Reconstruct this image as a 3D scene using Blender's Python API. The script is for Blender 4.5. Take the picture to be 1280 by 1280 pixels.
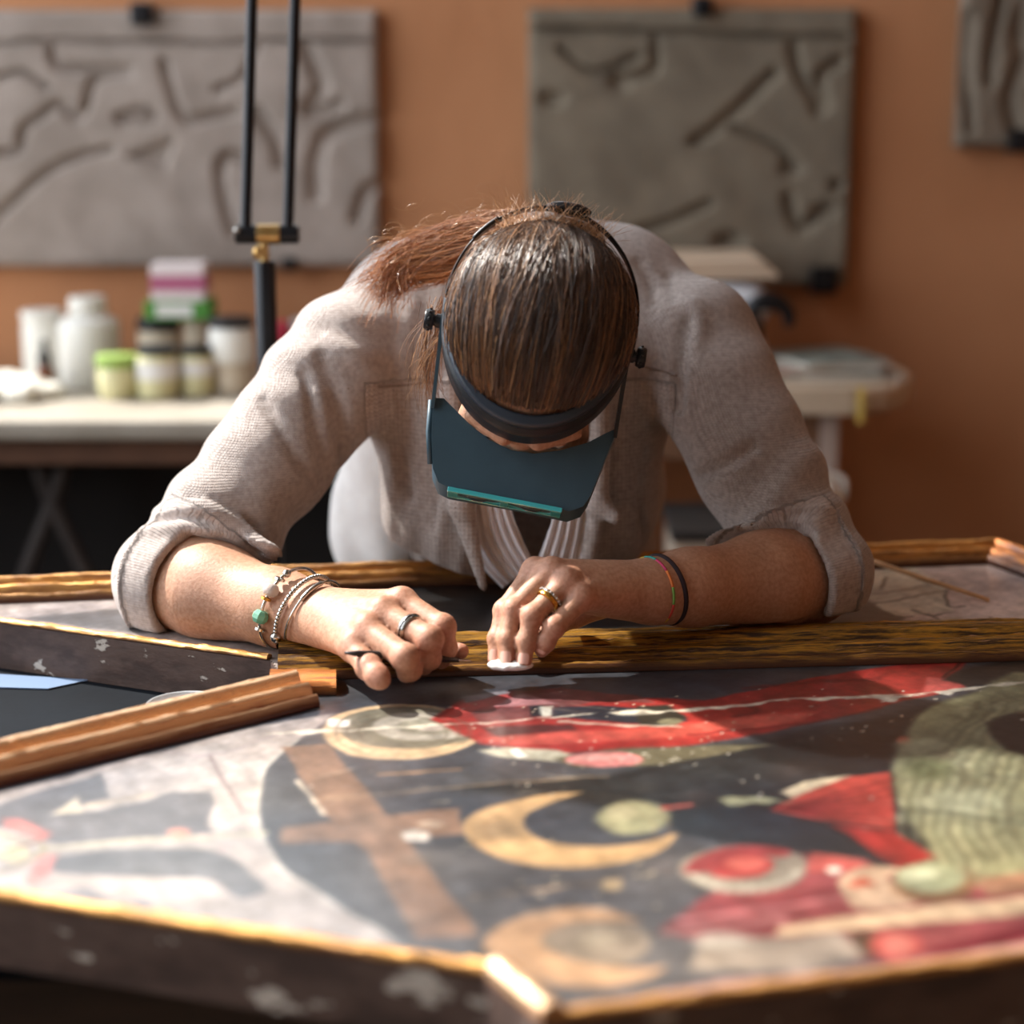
import bpy, bmesh, math, random
import numpy as np
from mathutils import Vector, Matrix

random.seed(7)
RNG = np.random.default_rng(7)
scene = bpy.context.scene
for o in list(bpy.data.objects):
    bpy.data.objects.remove(o)

# ------------------------------------------------------------------ camera
FPX = 2400.0                      # focal length in pixels of the 1280 frame
PITCH = math.radians(12.9)
ZC = 1.34
cam_d = bpy.data.cameras.new('camera')
cam_d.sensor_width = 36.0
cam_d.lens = FPX / 1280.0 * 36.0
cam_d.clip_start = 0.05
cam_d.dof.use_dof = True
cam_d.dof.focus_distance = 1.80
cam_d.dof.aperture_fstop = 2.2
cam_d.dof.aperture_blades = 0
cam = bpy.data.objects.new('camera', cam_d)
scene.collection.objects.link(cam)
cam.location = (0, 0, ZC)
cam.rotation_euler = (math.pi / 2 - PITCH, 0, 0)
scene.camera = cam

# ------------------------------------------------------------------ light
world = bpy.data.worlds.new('world')
scene.world = world
world.use_nodes = True
bg = world.node_tree.nodes['Background']
bg.inputs[0].default_value = (0.86, 0.92, 1.0, 1)
bg.inputs[1].default_value = 4.0

TO_SUN = Vector((-0.54, 0.36, 0.69)).normalized()
sun_d = bpy.data.lights.new('sun', 'SUN')
sun_d.energy = 10.0
sun_d.angle = math.radians(1.4)
sun_d.color = (1.0, 0.95, 0.88)
sun = bpy.data.objects.new('sun', sun_d)
scene.collection.objects.link(sun)
sun.rotation_euler = TO_SUN.to_track_quat('Z', 'Y').to_euler()

vs = scene.view_settings
vs.view_transform = 'Standard'
vs.look = 'None'
vs.gamma = 1.0
vs.use_curve_mapping = False
vs.exposure = 0.22
scene.cycles.use_denoising = True
scene.cycles.max_bounces = 8
scene.cycles.sample_clamp_indirect = 6.0

# room extents
WX0, WX1, WY0, WY1, WZ = -1.9, 2.4, -1.8, 3.45, 4.6

# ------------------------------------------------------------------ helpers
cf, sf = math.cos(PITCH), math.sin(PITCH)


def ray(px, py):
    a = (px - 640) / FPX
    b = (640 - py) / FPX
    return np.array((a, cf + b * sf, -sf + b * cf))


def PZ(px, py, z):
    r = ray(px, py)
    return np.array((0, 0, ZC)) + r * ((z - ZC) / r[2])


def PY(px, py, y):
    r = ray(px, py)
    return np.array((0, 0, ZC)) + r * (y / r[1])


def project(p):
    p = np.asarray(p, float)
    d = p[..., 2] - ZC
    dep = p[..., 1] * cf - d * sf
    up = p[..., 1] * sf + d * cf
    return 640 + FPX * p[..., 0] / dep, 640 - FPX * up / dep


def lin(c):
    out = []
    for v in c[:3]:
        v = v / 255.0
        out.append(v / 12.92 if v <= 0.04045 else ((v + 0.055) / 1.055) ** 2.4)
    return (*out, 1.0)


def norm(v):
    v = np.asarray(v, float)
    return v / np.linalg.norm(v)


# ---- materials
def new_mat(name):
    m = bpy.data.materials.new(name)
    m.use_nodes = True
    nt = m.node_tree
    return m, nt, nt.nodes['Principled BSDF']


def mat(name, col, rough=0.6, metal=0.0, col2=None, scale=20.0, detail=4.0, bump=0.0, bscale=None,
        stretch=None, contrast=(0.35, 0.65), coat=0.0, sheen=0.0, attr=None, trans=0.0, ior=1.45, spec=None, alpha=None):
    m, nt, p = new_mat(name)
    N, L = nt.nodes, nt.links
    p.inputs['Base Color'].default_value = lin(col)
    p.inputs['Roughness'].default_value = rough
    p.inputs['Metallic'].default_value = metal
    p.inputs['Coat Weight'].default_value = coat
    p.inputs['Coat Roughness'].default_value = 0.12
    p.inputs['Sheen Weight'].default_value = sheen
    p.inputs['Transmission Weight'].default_value = trans
    p.inputs['IOR'].default_value = ior
    if spec is not None:
        p.inputs['Specular IOR Level'].default_value = spec
    tc = N.new('ShaderNodeTexCoord')
    vec = tc.outputs['Object']
    if stretch:
        mp = N.new('ShaderNodeMapping')
        mp.inputs['Scale'].default_value = stretch
        L.new(vec, mp.inputs['Vector'])
        vec = mp.outputs['Vector']
    src = None
    if attr:
        a = N.new('ShaderNodeVertexColor')
        a.layer_name = attr
        src = a.outputs['Color']
        L.new(src, p.inputs['Base Color'])
    if col2 is not None:
        no = N.new('ShaderNodeTexNoise')
        no.inputs['Scale'].default_value = scale
        no.inputs['Detail'].default_value = detail
        L.new(vec, no.inputs['Vector'])
        rp = N.new('ShaderNodeValToRGB')
        rp.color_ramp.elements[0].position = contrast[0]
        rp.color_ramp.elements[1].position = contrast[1]
        rp.color_ramp.elements[0].color = lin(col)
        rp.color_ramp.elements[1].color = lin(col2)
        L.new(no.outputs['Fac'], rp.inputs['Fac'])
        if src is None:
            L.new(rp.outputs['Color'], p.inputs['Base Color'])
        else:
            mx = N.new('ShaderNodeMix')
            mx.data_type = 'RGBA'
            mx.blend_type = 'MULTIPLY'
            mx.inputs['Factor'].default_value = 1.0
            L.new(src, mx.inputs['A'])
            L.new(rp.outputs['Color'], mx.inputs['B'])
            L.new(mx.outputs['Result'], p.inputs['Base Color'])
    if bump:
        nb = N.new('ShaderNodeTexNoise')
        nb.inputs['Scale'].default_value = bscale or scale * 3
        nb.inputs['Detail'].default_value = 5
        L.new(vec, nb.inputs['Vector'])
        b = N.new('ShaderNodeBump')
        b.inputs['Strength'].default_value = 1.0
        b.inputs['Distance'].default_value = bump
        L.new(nb.outputs['Fac'], b.inputs['Height'])
        L.new(b.outputs['Normal'], p.inputs['Normal'])
    return m


# ---- objects
COL = scene.collection


def world_base(o):
    b = np.zeros(3)
    while o is not None:
        b += np.array(o.location)
        o = o.parent
    return b


def tag(o, label=None, cat=None, group=None, kind=None):
    if label:
        o['label'] = label
    if cat:
        o['category'] = cat
    if group:
        o['group'] = group
    if kind:
        o['kind'] = kind
    return o


def thing(name, loc, label, cat, group=None):
    o = bpy.data.objects.new(name, None)
    o.empty_display_size = 0.05
    o.location = tuple(float(v) for v in loc)
    COL.objects.link(o)
    return tag(o, label, cat, group)


def mesh_obj(name, V, Fc, m, parent=None, smooth=False, uv=None, col=None, base=None, label=None, cat=None,
             group=None, kind=None, sharp=None):
    """world-space vertices -> object; parent-relative or with its origin at its own base"""
    V = np.asarray(V, float).reshape(-1, 3)
    if parent is not None:
        off = world_base(parent)
        loc = np.zeros(3)
    else:
        if base is None:
            base = np.array(((V[:, 0].min() + V[:, 0].max()) / 2, (V[:, 1].min() + V[:, 1].max()) / 2, V[:, 2].min()))
        off = np.asarray(base, float)
        loc = off
    me = bpy.data.meshes.new(name)
    if isinstance(Fc, np.ndarray):
        k = Fc.shape[1]
        me.vertices.add(len(V))
        me.vertices.foreach_set('co', (V - off).astype(np.float32).ravel())
        me.loops.add(Fc.size)
        me.loops.foreach_set('vertex_index', Fc.astype(np.int32).ravel())
        me.polygons.add(len(Fc))
        me.polygons.foreach_set('loop_start', np.arange(0, Fc.size, k, dtype=np.int32))
        me.update(calc_edges=True)
        me.validate()
    else:
        me.from_pydata((V - off).tolist(), [], [tuple(int(i) for i in f) for f in Fc])
        me.update()
    if smooth:
        me.polygons.foreach_set('use_smooth', np.ones(len(me.polygons), bool))
        if sharp:
            me.set_sharp_from_angle(angle=math.radians(sharp))
    if uv is not None:
        ul = me.uv_layers.new(name='UVMap')
        li = np.empty(len(me.loops), np.int32)
        me.loops.foreach_get('vertex_index', li)
        ul.data.foreach_set('uv', np.asarray(uv, np.float32)[li].ravel())
    if col is not None:
        ca = me.color_attributes.new('Col', 'FLOAT_COLOR', 'POINT')
        c4 = np.ones((len(V), 4), np.float32)
        c4[:, :3] = col
        ca.data.foreach_set('color', c4.ravel())
    if m is not None:
        me.materials.append(m)
    o = bpy.data.objects.new(name, me)
    o.location = tuple(float(v) for v in loc)
    if parent is not None:
        o.parent = parent
    COL.objects.link(o)
    return tag(o, label, cat, group, kind)


class MB:
    def __init__(s):
        s.v = []
        s.f = []

    def add(s, v, f):
        n = len(s.v)
        s.v += [tuple(map(float, p)) for p in v]
        s.f += [tuple(i + n for i in q) for q in f]
        return s

    def box(s, lo, hi, bevel=0.0, rot=None, seg=2):
        bm = bmesh.new()
        bmesh.ops.create_cube(bm, size=1.0)
        lo = np.array(lo, float)
        hi = np.array(hi, float)
        c = (lo + hi) / 2
        d = hi - lo
        for v in bm.verts:
            v.co = Vector((v.co.x * d[0], v.co.y * d[1], v.co.z * d[2]))
        if bevel:
            bmesh.ops.bevel(bm, geom=bm.edges[:], offset=min(bevel, min(d) * 0.45), segments=seg, profile=0.5, affect='EDGES')
        R = rot if rot is not None else Matrix.Identity(3)
        bm.verts.index_update()
        s.add([tuple(R @ v.co + Vector(c)) for v in bm.verts], [[v.index for v in f.verts] for f in bm.faces])
        bm.free()
        return s

    def lathe(s, prof, c, n=32, axis=None, cap=True):
        """prof: list of (radius, height) along axis from c"""
        ax = norm(axis) if axis is not None else np.array((0, 0, 1.0))
        t = norm(np.cross(ax, (0.3, 1, 0.1)))
        b = np.cross(ax, t)
        V = []
        for r, h in prof:
            for k in range(n):
                a = 2 * math.pi * k / n
                V.append(np.asarray(c) + ax * h + (t * math.cos(a) + b * math.sin(a)) * r)
        Fc = []
        for i in range(len(prof) - 1):
            for k in range(n):
                k2 = (k + 1) % n
                Fc.append((i * n + k, i * n + k2, (i + 1) * n + k2, (i + 1) * n + k))
        if cap:
            Fc.append(tuple(range(n - 1, -1, -1)))
            Fc.append(tuple((len(prof) - 1) * n + k for k in range(n)))
        return s.add(V, Fc)

    def tube(s, path, r, n=10, closed=False, cap=True, flat=None):
        P = np.asarray(path, float)
        m = len(P)
        rr = np.full(m, r) if np.isscalar(r) else np.asarray(r, float)
        if closed:
            T = np.roll(P, -1, 0) - np.roll(P, 1, 0)
        else:
            T = np.gradient(P, axis=0)
        T /= np.linalg.norm(T, axis=1)[:, None] + 1e-12
        u = np.cross(T[0], (0.21, 0.33, 0.92))
        if np.linalg.norm(u) < 0.1:
            u = np.cross(T[0], (1, 0, 0))
        V = []
        for i in range(m):
            u = u - T[i] * np.dot(u, T[i])
            u /= np.linalg.norm(u) + 1e-12
            w = np.cross(T[i], u)
            for k in range(n):
                a = 2 * math.pi * k / n
                V.append(P[i] + (u * math.cos(a) + w * math.sin(a)) * rr[i])
        Fc = []
        for i in range(m if closed else m - 1):
            j = (i + 1) % m
            for k in range(n):
                k2 = (k + 1) % n
                Fc.append((i * n + k, i * n + k2, j * n + k2, j * n + k))
        if cap and not closed:
            Fc.append(tuple(range(n - 1, -1, -1)))
            Fc.append(tuple((m - 1) * n + k for k in range(n)))
        return s.add(V, Fc)

    def sphere(s, c, r, n=14, R=None):
        rad = np.array((r, r, r)) if np.isscalar(r) else np.asarray(r, float)
        V, Fc = [], []
        m = n // 2
        for i in range(m + 1):
            th = math.pi * i / m
            for k in range(n):
                a = 2 * math.pi * k / n
                q = np.array((math.sin(th) * math.cos(a), math.sin(th) * math.sin(a), math.cos(th))) * rad
                if R is not None:
                    q = R @ q
                V.append(np.asarray(c) + q)
        for i in range(m):
            for k in range(n):
                k2 = (k + 1) % n
                Fc.append((i * n + k, (i + 1) * n + k, (i + 1) * n + k2, i * n + k2))
        return s.add(V, Fc)

    def prism(s, poly, z0, z1):
        n = len(poly)
        V = [(p[0], p[1], z0) for p in poly] + [(p[0], p[1], z1) for p in poly]
        Fc = [tuple(range(n - 1, -1, -1)), tuple(range(n, 2 * n))]
        for i in range(n):
            j = (i + 1) % n
            Fc.append((i, j, n + j, n + i))
        return s.add(V, Fc)

    def build(s, name, m, parent=None, **k):
        return mesh_obj(name, s.v, s.f, m, parent, **k)


def catmull(pts, n=8, closed=False):
    P = np.asarray(pts, float)
    m = len(P)
    out = []
    for i in range(m if closed else m - 1):
        if closed:
            p0, p1, p2, p3 = P[(i - 1) % m], P[i], P[(i + 1) % m], P[(i + 2) % m]
        else:
            p0, p1, p2, p3 = P[max(i - 1, 0)], P[i], P[i + 1], P[min(i + 2, m - 1)]
        for k in range(n):
            t = k / n
            out.append(0.5 * (2 * p1 + (p2 - p0) * t + (2 * p0 - 5 * p1 + 4 * p2 - p3) * t * t + (3 * p1 - p0 - 3 * p2 + p3) * t ** 3))
    if not closed:
        out.append(P[-1])
    return np.array(out)


# ---- signed distance fields and their surfaces
def rcone(p, a, b, ra, rb, flat=None, fs=1.0):
    a = np.asarray(a, float)
    b = np.asarray(b, float)
    ba = b - a
    t = np.clip(((p - a) @ ba) / (ba @ ba), 0, 1)
    q = p - a - t[:, None] * ba
    if flat is not None:
        fl = np.asarray(flat, float)
        q = q + (q @ fl)[:, None] * fl * (fs - 1.0)
    return np.sqrt((q * q).sum(1)) - (ra + (rb - ra) * t)


def ellip(p, c, R, rad):
    q = (p - np.asarray(c)) @ np.asarray(R).T
    rad = np.asarray(rad, float)
    k0 = np.sqrt(((q / rad) ** 2).sum(1))
    k1 = np.sqrt(((q / rad ** 2) ** 2).sum(1)) + 1e-9
    return k0 * (k0 - 1) / k1


def smin(a, b, k):
    h = np.maximum(k - np.abs(a - b), 0) / k
    return np.minimum(a, b) - h * h * k * 0.25


def smax(a, b, k):
    return -smin(-a, -b, k)


def sdf_mesh(fn, lo, hi, h):
    """naive surface nets on a sparse grid"""
    lo = np.asarray(lo, float)
    dims = np.ceil((np.asarray(hi, float) - lo) / h / 8).astype(np.int64)
    c = np.stack(np.meshgrid(*[np.arange(n) for n in dims], indexing='ij'), -1).reshape(-1, 3)
    d = fn(lo + (c * 8 + 4) * h)
    c = c[np.abs(d) < 8 * h * 1.55]
    o = np.stack(np.meshgrid(range(4), range(4), range(4), indexing='ij'), -1).reshape(-1, 3)
    c = (c[:, None, :] * 4 + o[None]).reshape(-1, 3)
    d = fn(lo + (c * 2 + 1) * h)
    c = c[np.abs(d) < 2 * h * 2.0]
    o = np.stack(np.meshgrid(range(2), range(2), range(2), indexing='ij'), -1).reshape(-1, 3)
    cells = (c[:, None, :] * 2 + o[None]).reshape(-1, 3)
    n1, n2 = dims[1] * 8 + 2, dims[2] * 8 + 2
    key = lambda q: (q[..., 0] * n1 + q[..., 1]) * n2 + q[..., 2]
    corners = cells[:, None, :] + o[None]
    ck = key(corners)
    uk = np.unique(ck)
    pts = np.stack((uk // (n1 * n2), (uk // n2) % n1, uk % n2), -1)
    D = fn(lo + pts * h)
    D[D == 0] = 1e-9
    cv = D[np.searchsorted(uk, ck)]
    act = (cv.min(1) < 0) & (cv.max(1) > 0)
    cells, cv = cells[act], cv[act]
    acc = np.zeros((len(cells), 3))
    cnt = np.zeros(len(cells))
    for i in range(8):
        for j in range(i + 1, 8):
            if np.abs(o[i] - o[j]).sum() != 1:
                continue
            s = (cv[:, i] < 0) != (cv[:, j] < 0)
            t = cv[:, i] / (cv[:, i] - cv[:, j] + 1e-20)
            acc[s] += (o[i] + t[:, None] * (o[j] - o[i]))[s]
            cnt[s] += 1
    V = lo + (cells + acc / cnt[:, None]) * h
    k = key(cells)
    od = np.argsort(k)
    ks = k[od]
    F = []
    for ax in range(3):
        e = np.zeros(3, np.int64)
        e[ax] = 1
        i1 = 4 >> ax                       # corner index offset of +axis
        s = (cv[:, 0] < 0) != (cv[:, i1] < 0)
        b, cc = np.zeros(3, np.int64), np.zeros(3, np.int64)
        b[(ax + 1) % 3] = 1
        cc[(ax + 2) % 3] = 1
        base = cells[s]
        q = [base, base - b, base - b - cc, base - cc]
        ids = []
        ok = np.ones(len(base), bool)
        for z in q:
            kk = key(z)
            ii = np.clip(np.searchsorted(ks, kk), 0, len(ks) - 1)
            ok &= ks[ii] == kk
            ids.append(od[ii])
        Q = np.stack(ids, -1)[ok]
        flip = (cv[s][:, 0] > 0)[ok]
        Q[flip] = Q[flip][:, ::-1]
        F.append(Q)
    return V, np.concatenate(F)


def smooth_noise(p, seed=0):
    """cheap smooth value in -1..1"""
    r = np.random.default_rng(seed)
    out = np.zeros(len(p))
    for k in range(5):
        w = r.normal(size=3)
        w /= np.linalg.norm(w)
        f = r.uniform(0.6, 1.7)
        out += np.sin(p @ w * f + r.uniform(0, 6.28) + 0.8 * np.sin(p @ np.roll(w, 1) * f * 0.7 + k))
    return out / 3.2


# ---- polygons drawn on plan coordinates
def poly_sd(px, py, poly):
    P = np.asarray(poly, float)
    d = np.full(len(px), 1e18)
    s = np.ones(len(px))
    n = len(P)
    for i in range(n):
        a, b = P[i], P[i - 1]
        ex, ey = b[0] - a[0], b[1] - a[1]
        wx, wy = px - a[0], py - a[1]
        t = np.clip((wx * ex + wy * ey) / (ex * ex + ey * ey + 1e-12), 0, 1)
        d = np.minimum(d, (wx - ex * t) ** 2 + (wy - ey * t) ** 2)
        c1, c2, c3 = py >= a[1], py < b[1], ex * wy > ey * wx
        s[(c1 & c2 & c3) | (~c1 & ~c2 & ~c3)] *= -1
    return np.sqrt(d) * s


def line_d(px, py, pts):
    d = np.full(len(px), 1e18)
    for a, b in zip(pts[:-1], pts[1:]):
        ex, ey = b[0] - a[0], b[1] - a[1]
        wx, wy = px - a[0], py - a[1]
        t = np.clip((wx * ex + wy * ey) / (ex * ex + ey * ey + 1e-12), 0, 1)
        d = np.minimum(d, (wx - ex * t) ** 2 + (wy - ey * t) ** 2)
    return np.sqrt(d)
# ------------------------------------------------------------------ the room
m_wall = mat('ochre_plaster', (188, 133, 94), 0.9, col2=(176, 121, 83), scale=2.2, bump=0.002, bscale=25)
m_wall_pale = mat('pale_plaster', (164, 153, 140), 0.9, col2=(152, 141, 127), scale=2, bump=0.002, bscale=25)
m_ceiling = mat('ceiling_plaster', (150, 140, 128), 0.9, col2=(140, 130, 118), scale=2)
m_floor = mat('stone_floor', (92, 78, 66), 0.55, col2=(74, 62, 52), scale=5, bump=0.001)
m_winframe = mat('painted_window_frame', (206, 200, 186), 0.5, col2=(190, 182, 168), scale=9)


def wall_with_hole(name, axis, at, thick, u0, u1, z0, z1, hu0, hu1, hz0, hz1, m):
    b = MB()

    def bx(a0, a1, c0, c1):
        if axis == 'x':
            b.box((at - thick, a0, c0), (at, a1, c1))
        else:
            b.box((a0, at, c0), (a1, at + thick, c1))
    bx(u0, hu0, z0, z1)
    bx(hu1, u1, z0, z1)
    bx(hu0, hu1, z0, hz0)
    bx(hu0, hu1, hz1, z1)
    o = b.build(name, m)
    return tag(o, kind='structure')


m_pane, nt, p = new_mat('window_glass')
N, L = nt.nodes, nt.links
tr = N.new('ShaderNodeBsdfTransparent')
gl = N.new('ShaderNodeBsdfGlossy')
gl.inputs['Roughness'].default_value = 0.02
mx = N.new('ShaderNodeMixShader')
mx.inputs[0].default_value = 0.06
L.new(tr.outputs[0], mx.inputs[1])
L.new(gl.outputs[0], mx.inputs[2])
L.new(mx.outputs[0], N['Material Output'].inputs['Surface'])

LW = (0.0, 3.27, 0.95, 4.20)         # unseen window hole, left wall, edges trimmed to shape the sun: y0 y1 z0 z1
BW = (-1.84, -1.02, 0.95, 3.60)      # unseen window hole, back wall, placed to sun the jars: x0 x1 z0 z1
wall_with_hole('wall_left', 'x', WX0, 0.12, WY0, WY1, 0, WZ, *LW, m_wall_pale)
FW_ = (-0.98, 0.30, 1.51, 3.10)       # added unseen frosted window high in the back wall, for haze on the paint
b = MB()
for x0_, x1_, z0_, z1_ in ((WX0 - 0.12, BW[0], 0, WZ), (BW[0], BW[1], 0, BW[2]), (BW[0], BW[1], BW[3], WZ), (BW[1], FW_[0], 0, WZ), (FW_[0], FW_[1], 0, FW_[2]),
                           (FW_[0], FW_[1], FW_[3], WZ), (FW_[1], WX1 + 0.1, 0, WZ)):
    b.box((x0_, WY1, z0_), (x1_, WY1 + 0.12, z1_))
tag(b.build('wall_back', m_wall), kind='structure')
tag(MB().box((WX1, WY0, 0), (WX1 + 0.1, WY1, WZ)).build('wall_right', m_wall), kind='structure')
tag(MB().box((WX0 - 0.12, WY0 - 0.1, 0), (WX1 + 0.1, WY0, WZ)).build('wall_front', m_wall_pale), kind='structure')
tag(MB().box((WX0 - 0.12, WY0 - 0.1, -0.1), (WX1 + 0.1, WY1 + 0.12, 0)).build('floor', m_floor), kind='structure')
tag(MB().box((WX0 - 0.12, WY0 - 0.1, WZ), (WX1 + 0.1, WY1 + 0.12, WZ + 0.1)).build('ceiling', m_ceiling), kind='structure')


def window(name, axis, at, h, glass=None):
    u0, u1, z0, z1 = h
    b, g = MB(), MB()
    t = 0.035

    def bx(a0, a1, c0, c1, bb, d0, d1):
        if axis == 'x':
            bb.box((at - d1, a0, c0), (at - d0, a1, c1))
        else:
            bb.box((a0, at + d0, c0), (a1, at + d1, c1))
    e = 0.001
    bx(u0 + e, u0 + t, z0 + e, z1 - e, b, .04, .08)
    bx(u1 - t, u1 - e, z0 + e, z1 - e, b, .04, .08)
    bx(u0 + t, u1 - t, z0 + e, z0 + t, b, .04, .08)
    bx(u0 + t, u1 - t, z1 - t, z1 - e, b, .04, .08)
    f = b.build(name, m_winframe)
    tag(f, kind='structure')
    bx(u0 + t, u1 - t, z0 + t, z1 - t, g, .058, .062)
    g.build('window_pane', glass or m_pane, f)
    return f


window('unseen_window_1', 'x', WX0, LW)
window('unseen_window_2', 'y', WY1, BW)
m_frost, nt, p = new_mat('frosted_glass')
N, L = nt.nodes, nt.links
tl = N.new('ShaderNodeBsdfTranslucent')
tl.inputs['Color'].default_value = (0.58, 0.59, 0.59, 1)
L.new(tl.outputs[0], N['Material Output'].inputs['Surface'])
window('added_window_3', 'y', WY1, FW_, m_frost)


def portal(name, loc, rot, sx, sy):
    d = bpy.data.lights.new(name, 'AREA')
    d.shape = 'RECTANGLE'
    d.size, d.size_y = sx, sy
    d.cycles.is_portal = True
    o = bpy.data.objects.new(name, d)
    COL.objects.link(o)
    o.location = loc
    o.rotation_euler = rot
    return o


portal('daylight_portal', (WX0 - 0.11, (LW[0] + LW[1]) / 2, (LW[2] + LW[3]) / 2), (0, -math.pi / 2, 0), LW[3] - LW[2], LW[1] - LW[0])
portal('daylight_portal', ((BW[0] + BW[1]) / 2, WY1 + 0.11, (BW[2] + BW[3]) / 2), (-math.pi / 2, 0, 0), BW[1] - BW[0], BW[3] - BW[2])

# ------------------------------------------------------------------ work table under the panel
m_cloth_dark = mat('dark_navy_table', (12, 18, 25), 0.85, col2=(9, 13, 19), scale=12, bump=0.0006, spec=0.15)
m_wood_dark = mat('dark_wood', (58, 42, 32), 0.55, col2=(40, 28, 22), scale=8, stretch=(1, 1, 8), bump=0.0006)
TZ = 0.752
tbl = thing('work_table', (0, 1.65, 0), 'long dark navy work table under the gilded painted panel', 'table')
MB().box((-1.15, 1.24, TZ - 0.035), (1.1, 2.07, TZ), 0.004).build('table_top', m_cloth_dark, tbl)
for x in (-1.08, 1.03):
    for y in (1.31, 2.0):
        MB().box((x - .03, y - .03, 0), (x + .03, y + .03, TZ - 0.0355), 0.004).build('leg', m_wood_dark, tbl)
MB().box((-1.05, 1.30, TZ - 0.12), (1.0, 1.325, TZ - 0.036), 0.002).build('apron', m_wood_dark, tbl)
MB().box((-1.05, 1.985, TZ - 0.12), (1.0, 2.01, TZ - 0.036), 0.002).build('apron', m_wood_dark, tbl)

# ------------------------------------------------------------------ the painted panel
SZ = 0.800                                        # painted surface
# plan outline (world x, y), counter-clockwise from the front notch
xy = lambda px, py: PZ(px, py, SZ)[:2]
fl = xy(0, 1128)
fr = xy(606, 1222)
dirf = (fl - fr) / np.linalg.norm(fl - fr)
ll_in0, ll_in1 = xy(0, 985), xy(400, 884)          # inner edge of the left moulding
dirl = (ll_in0 - ll_in1) / np.linalg.norm(ll_in0 - ll_in1)
# where the left moulding's outer edge meets the front-left edge
nl = np.array((dirl[1], -dirl[0]))
if nl @ (np.array((-0.5, 1.7)) - ll_in0) < 0:
    nl = -nl
MW = 0.060
out0, out1 = ll_in1 + nl * MW, ll_in0 + nl * MW
A = np.array([dirl, -dirf]).T
tt = np.linalg.solve(A, fr - out0)
LEFT_TIP = out0 + dirl * tt[0]
wing1 = xy(338, 826)
wing0 = xy(0, 779)
dw = (wing0 - wing1) / np.linalg.norm(wing0 - wing1)
WING_L = wing1 + dw * 0.40
BK_R = np.array((0.565, 2.150))
BK_M = np.array((-0.149, 2.040))
db = (BK_M - BK_R) / np.linalg.norm(BK_M - BK_R)
BK_L = BK_R + db * 1.20
RT_B = np.array((0.70, 1.86))
notch = out0 + (-dirl) * 0.006
front_c = xy(640, 1248)
front_d = xy(676, 1282)
front_r = xy(1280, 1205)
dfr = (front_r - front_d) / np.linalg.norm(front_r - front_d)
FR_R = front_d + dfr * 0.78
OUT = [tuple(LEFT_TIP), tuple(fr), tuple(front_c), tuple(front_d), tuple(FR_R), (0.90, 1.62), tuple(RT_B), tuple(BK_R),
       tuple(BK_L), tuple(WING_L), tuple(wing1), tuple(notch)]

panel = thing('painted_panel', (0.05, 1.6, TZ + 0.0005), 'large painted wooden panel with worn gilt mouldings lying on the dark table', 'painting')

m_side, nt, p = new_mat('flaking_panel_edge')
N, L = nt.nodes, nt.links
p.inputs['Roughness'].default_value = 0.6
tc = N.new('ShaderNodeTexCoord')
mp = N.new('ShaderNodeMapping')
mp.inputs['Scale'].default_value = (1, 1, 2.2)
L.new(tc.outputs['Object'], mp.inputs['Vector'])
n1 = N.new('ShaderNodeTexNoise')
n1.inputs['Scale'].default_value = 17
n1.inputs['Detail'].default_value = 8
n1.inputs['Roughness'].default_value = 0.62
L.new(mp.outputs[0], n1.inputs['Vector'])
r1 = N.new('ShaderNodeValToRGB')
e = r1.color_ramp.elements
e[0].position, e[0].color = 0.0, lin((50, 38, 34))
e[1].position, e[1].color = 0.635, lin((196, 186, 174))
a = e.new(0.42)
a.color = lin((70, 52, 45))
a = e.new(0.56)
a.color = lin((92, 72, 63))
a = e.new(0.612)
a.color = lin((84, 64, 55))
L.new(n1.outputs['Fac'], r1.inputs['Fac'])
L.new(r1.outputs['Color'], p.inputs['Base Color'])
bp = N.new('ShaderNodeBump')
bp.inputs['Distance'].default_value = 0.002
L.new(n1.outputs['Fac'], bp.inputs['Height'])
L.new(bp.outputs[0], p.inputs['Normal'])
MB().prism(OUT, TZ + 0.0005, SZ - 0.0004).build('board', m_side, panel)

# --- the painted surface: a fine sheet with the painter's colours
GX = np.arange(LEFT_TIP[0] - 0.01, 0.93, 0.0021)
GY = np.arange(1.02, 2.17, 0.0025)
gx, gy = np.meshgrid(GX, GY, indexing='ij')
nx, ny = gx.shape
fx, fy = gx.ravel(), gy.ravel()
ins = poly_sd(fx, fy, OUT) < 0
u, w = project(np.stack((fx, fy, np.full_like(fx, SZ)), -1))
RGB = np.tile(np.array((66, 68, 74), float), (len(fx), 1))
wob = smooth_noise(np.stack((fx * 60, fy * 60, fx * 0), -1), 3)
wob2 = smooth_noise(np.stack((fx * 190, fy * 150, fy * 3), -1), 5)
jx = wob * 2.2 + wob2 * 1.1
jy = np.roll(wob, 977) * 1.2 + np.roll(wob2, 313) * 0.7


def blend(mask, col, a=1.0):
    m_ = (np.clip(mask, 0, 1) * a)[:, None]
    RGB[:] = RGB * (1 - m_) + np.array(col, float) * m_


def poly(pts, col, soft=2.5, a=1.0, smooth=False, jit=1.0):
    P = np.asarray(pts, float)
    if smooth:
        P = catmull(P, 5, True)
    s = (u > P[:, 0].min() - 40) & (u < P[:, 0].max() + 40) & (w > P[:, 1].min() - 20) & (w < P[:, 1].max() + 20)
    mk = np.zeros(len(u))
    # the vertical axis is foreshortened: widen it so edges stay even
    PP = P * (1, 2.6)
    d = poly_sd(u[s] + jx[s] * jit, (w[s] + jy[s] * jit) * 2.6, PP)
    mk[s] = 0.5 - d / soft / 2
    blend(mk, col, a)


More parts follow.
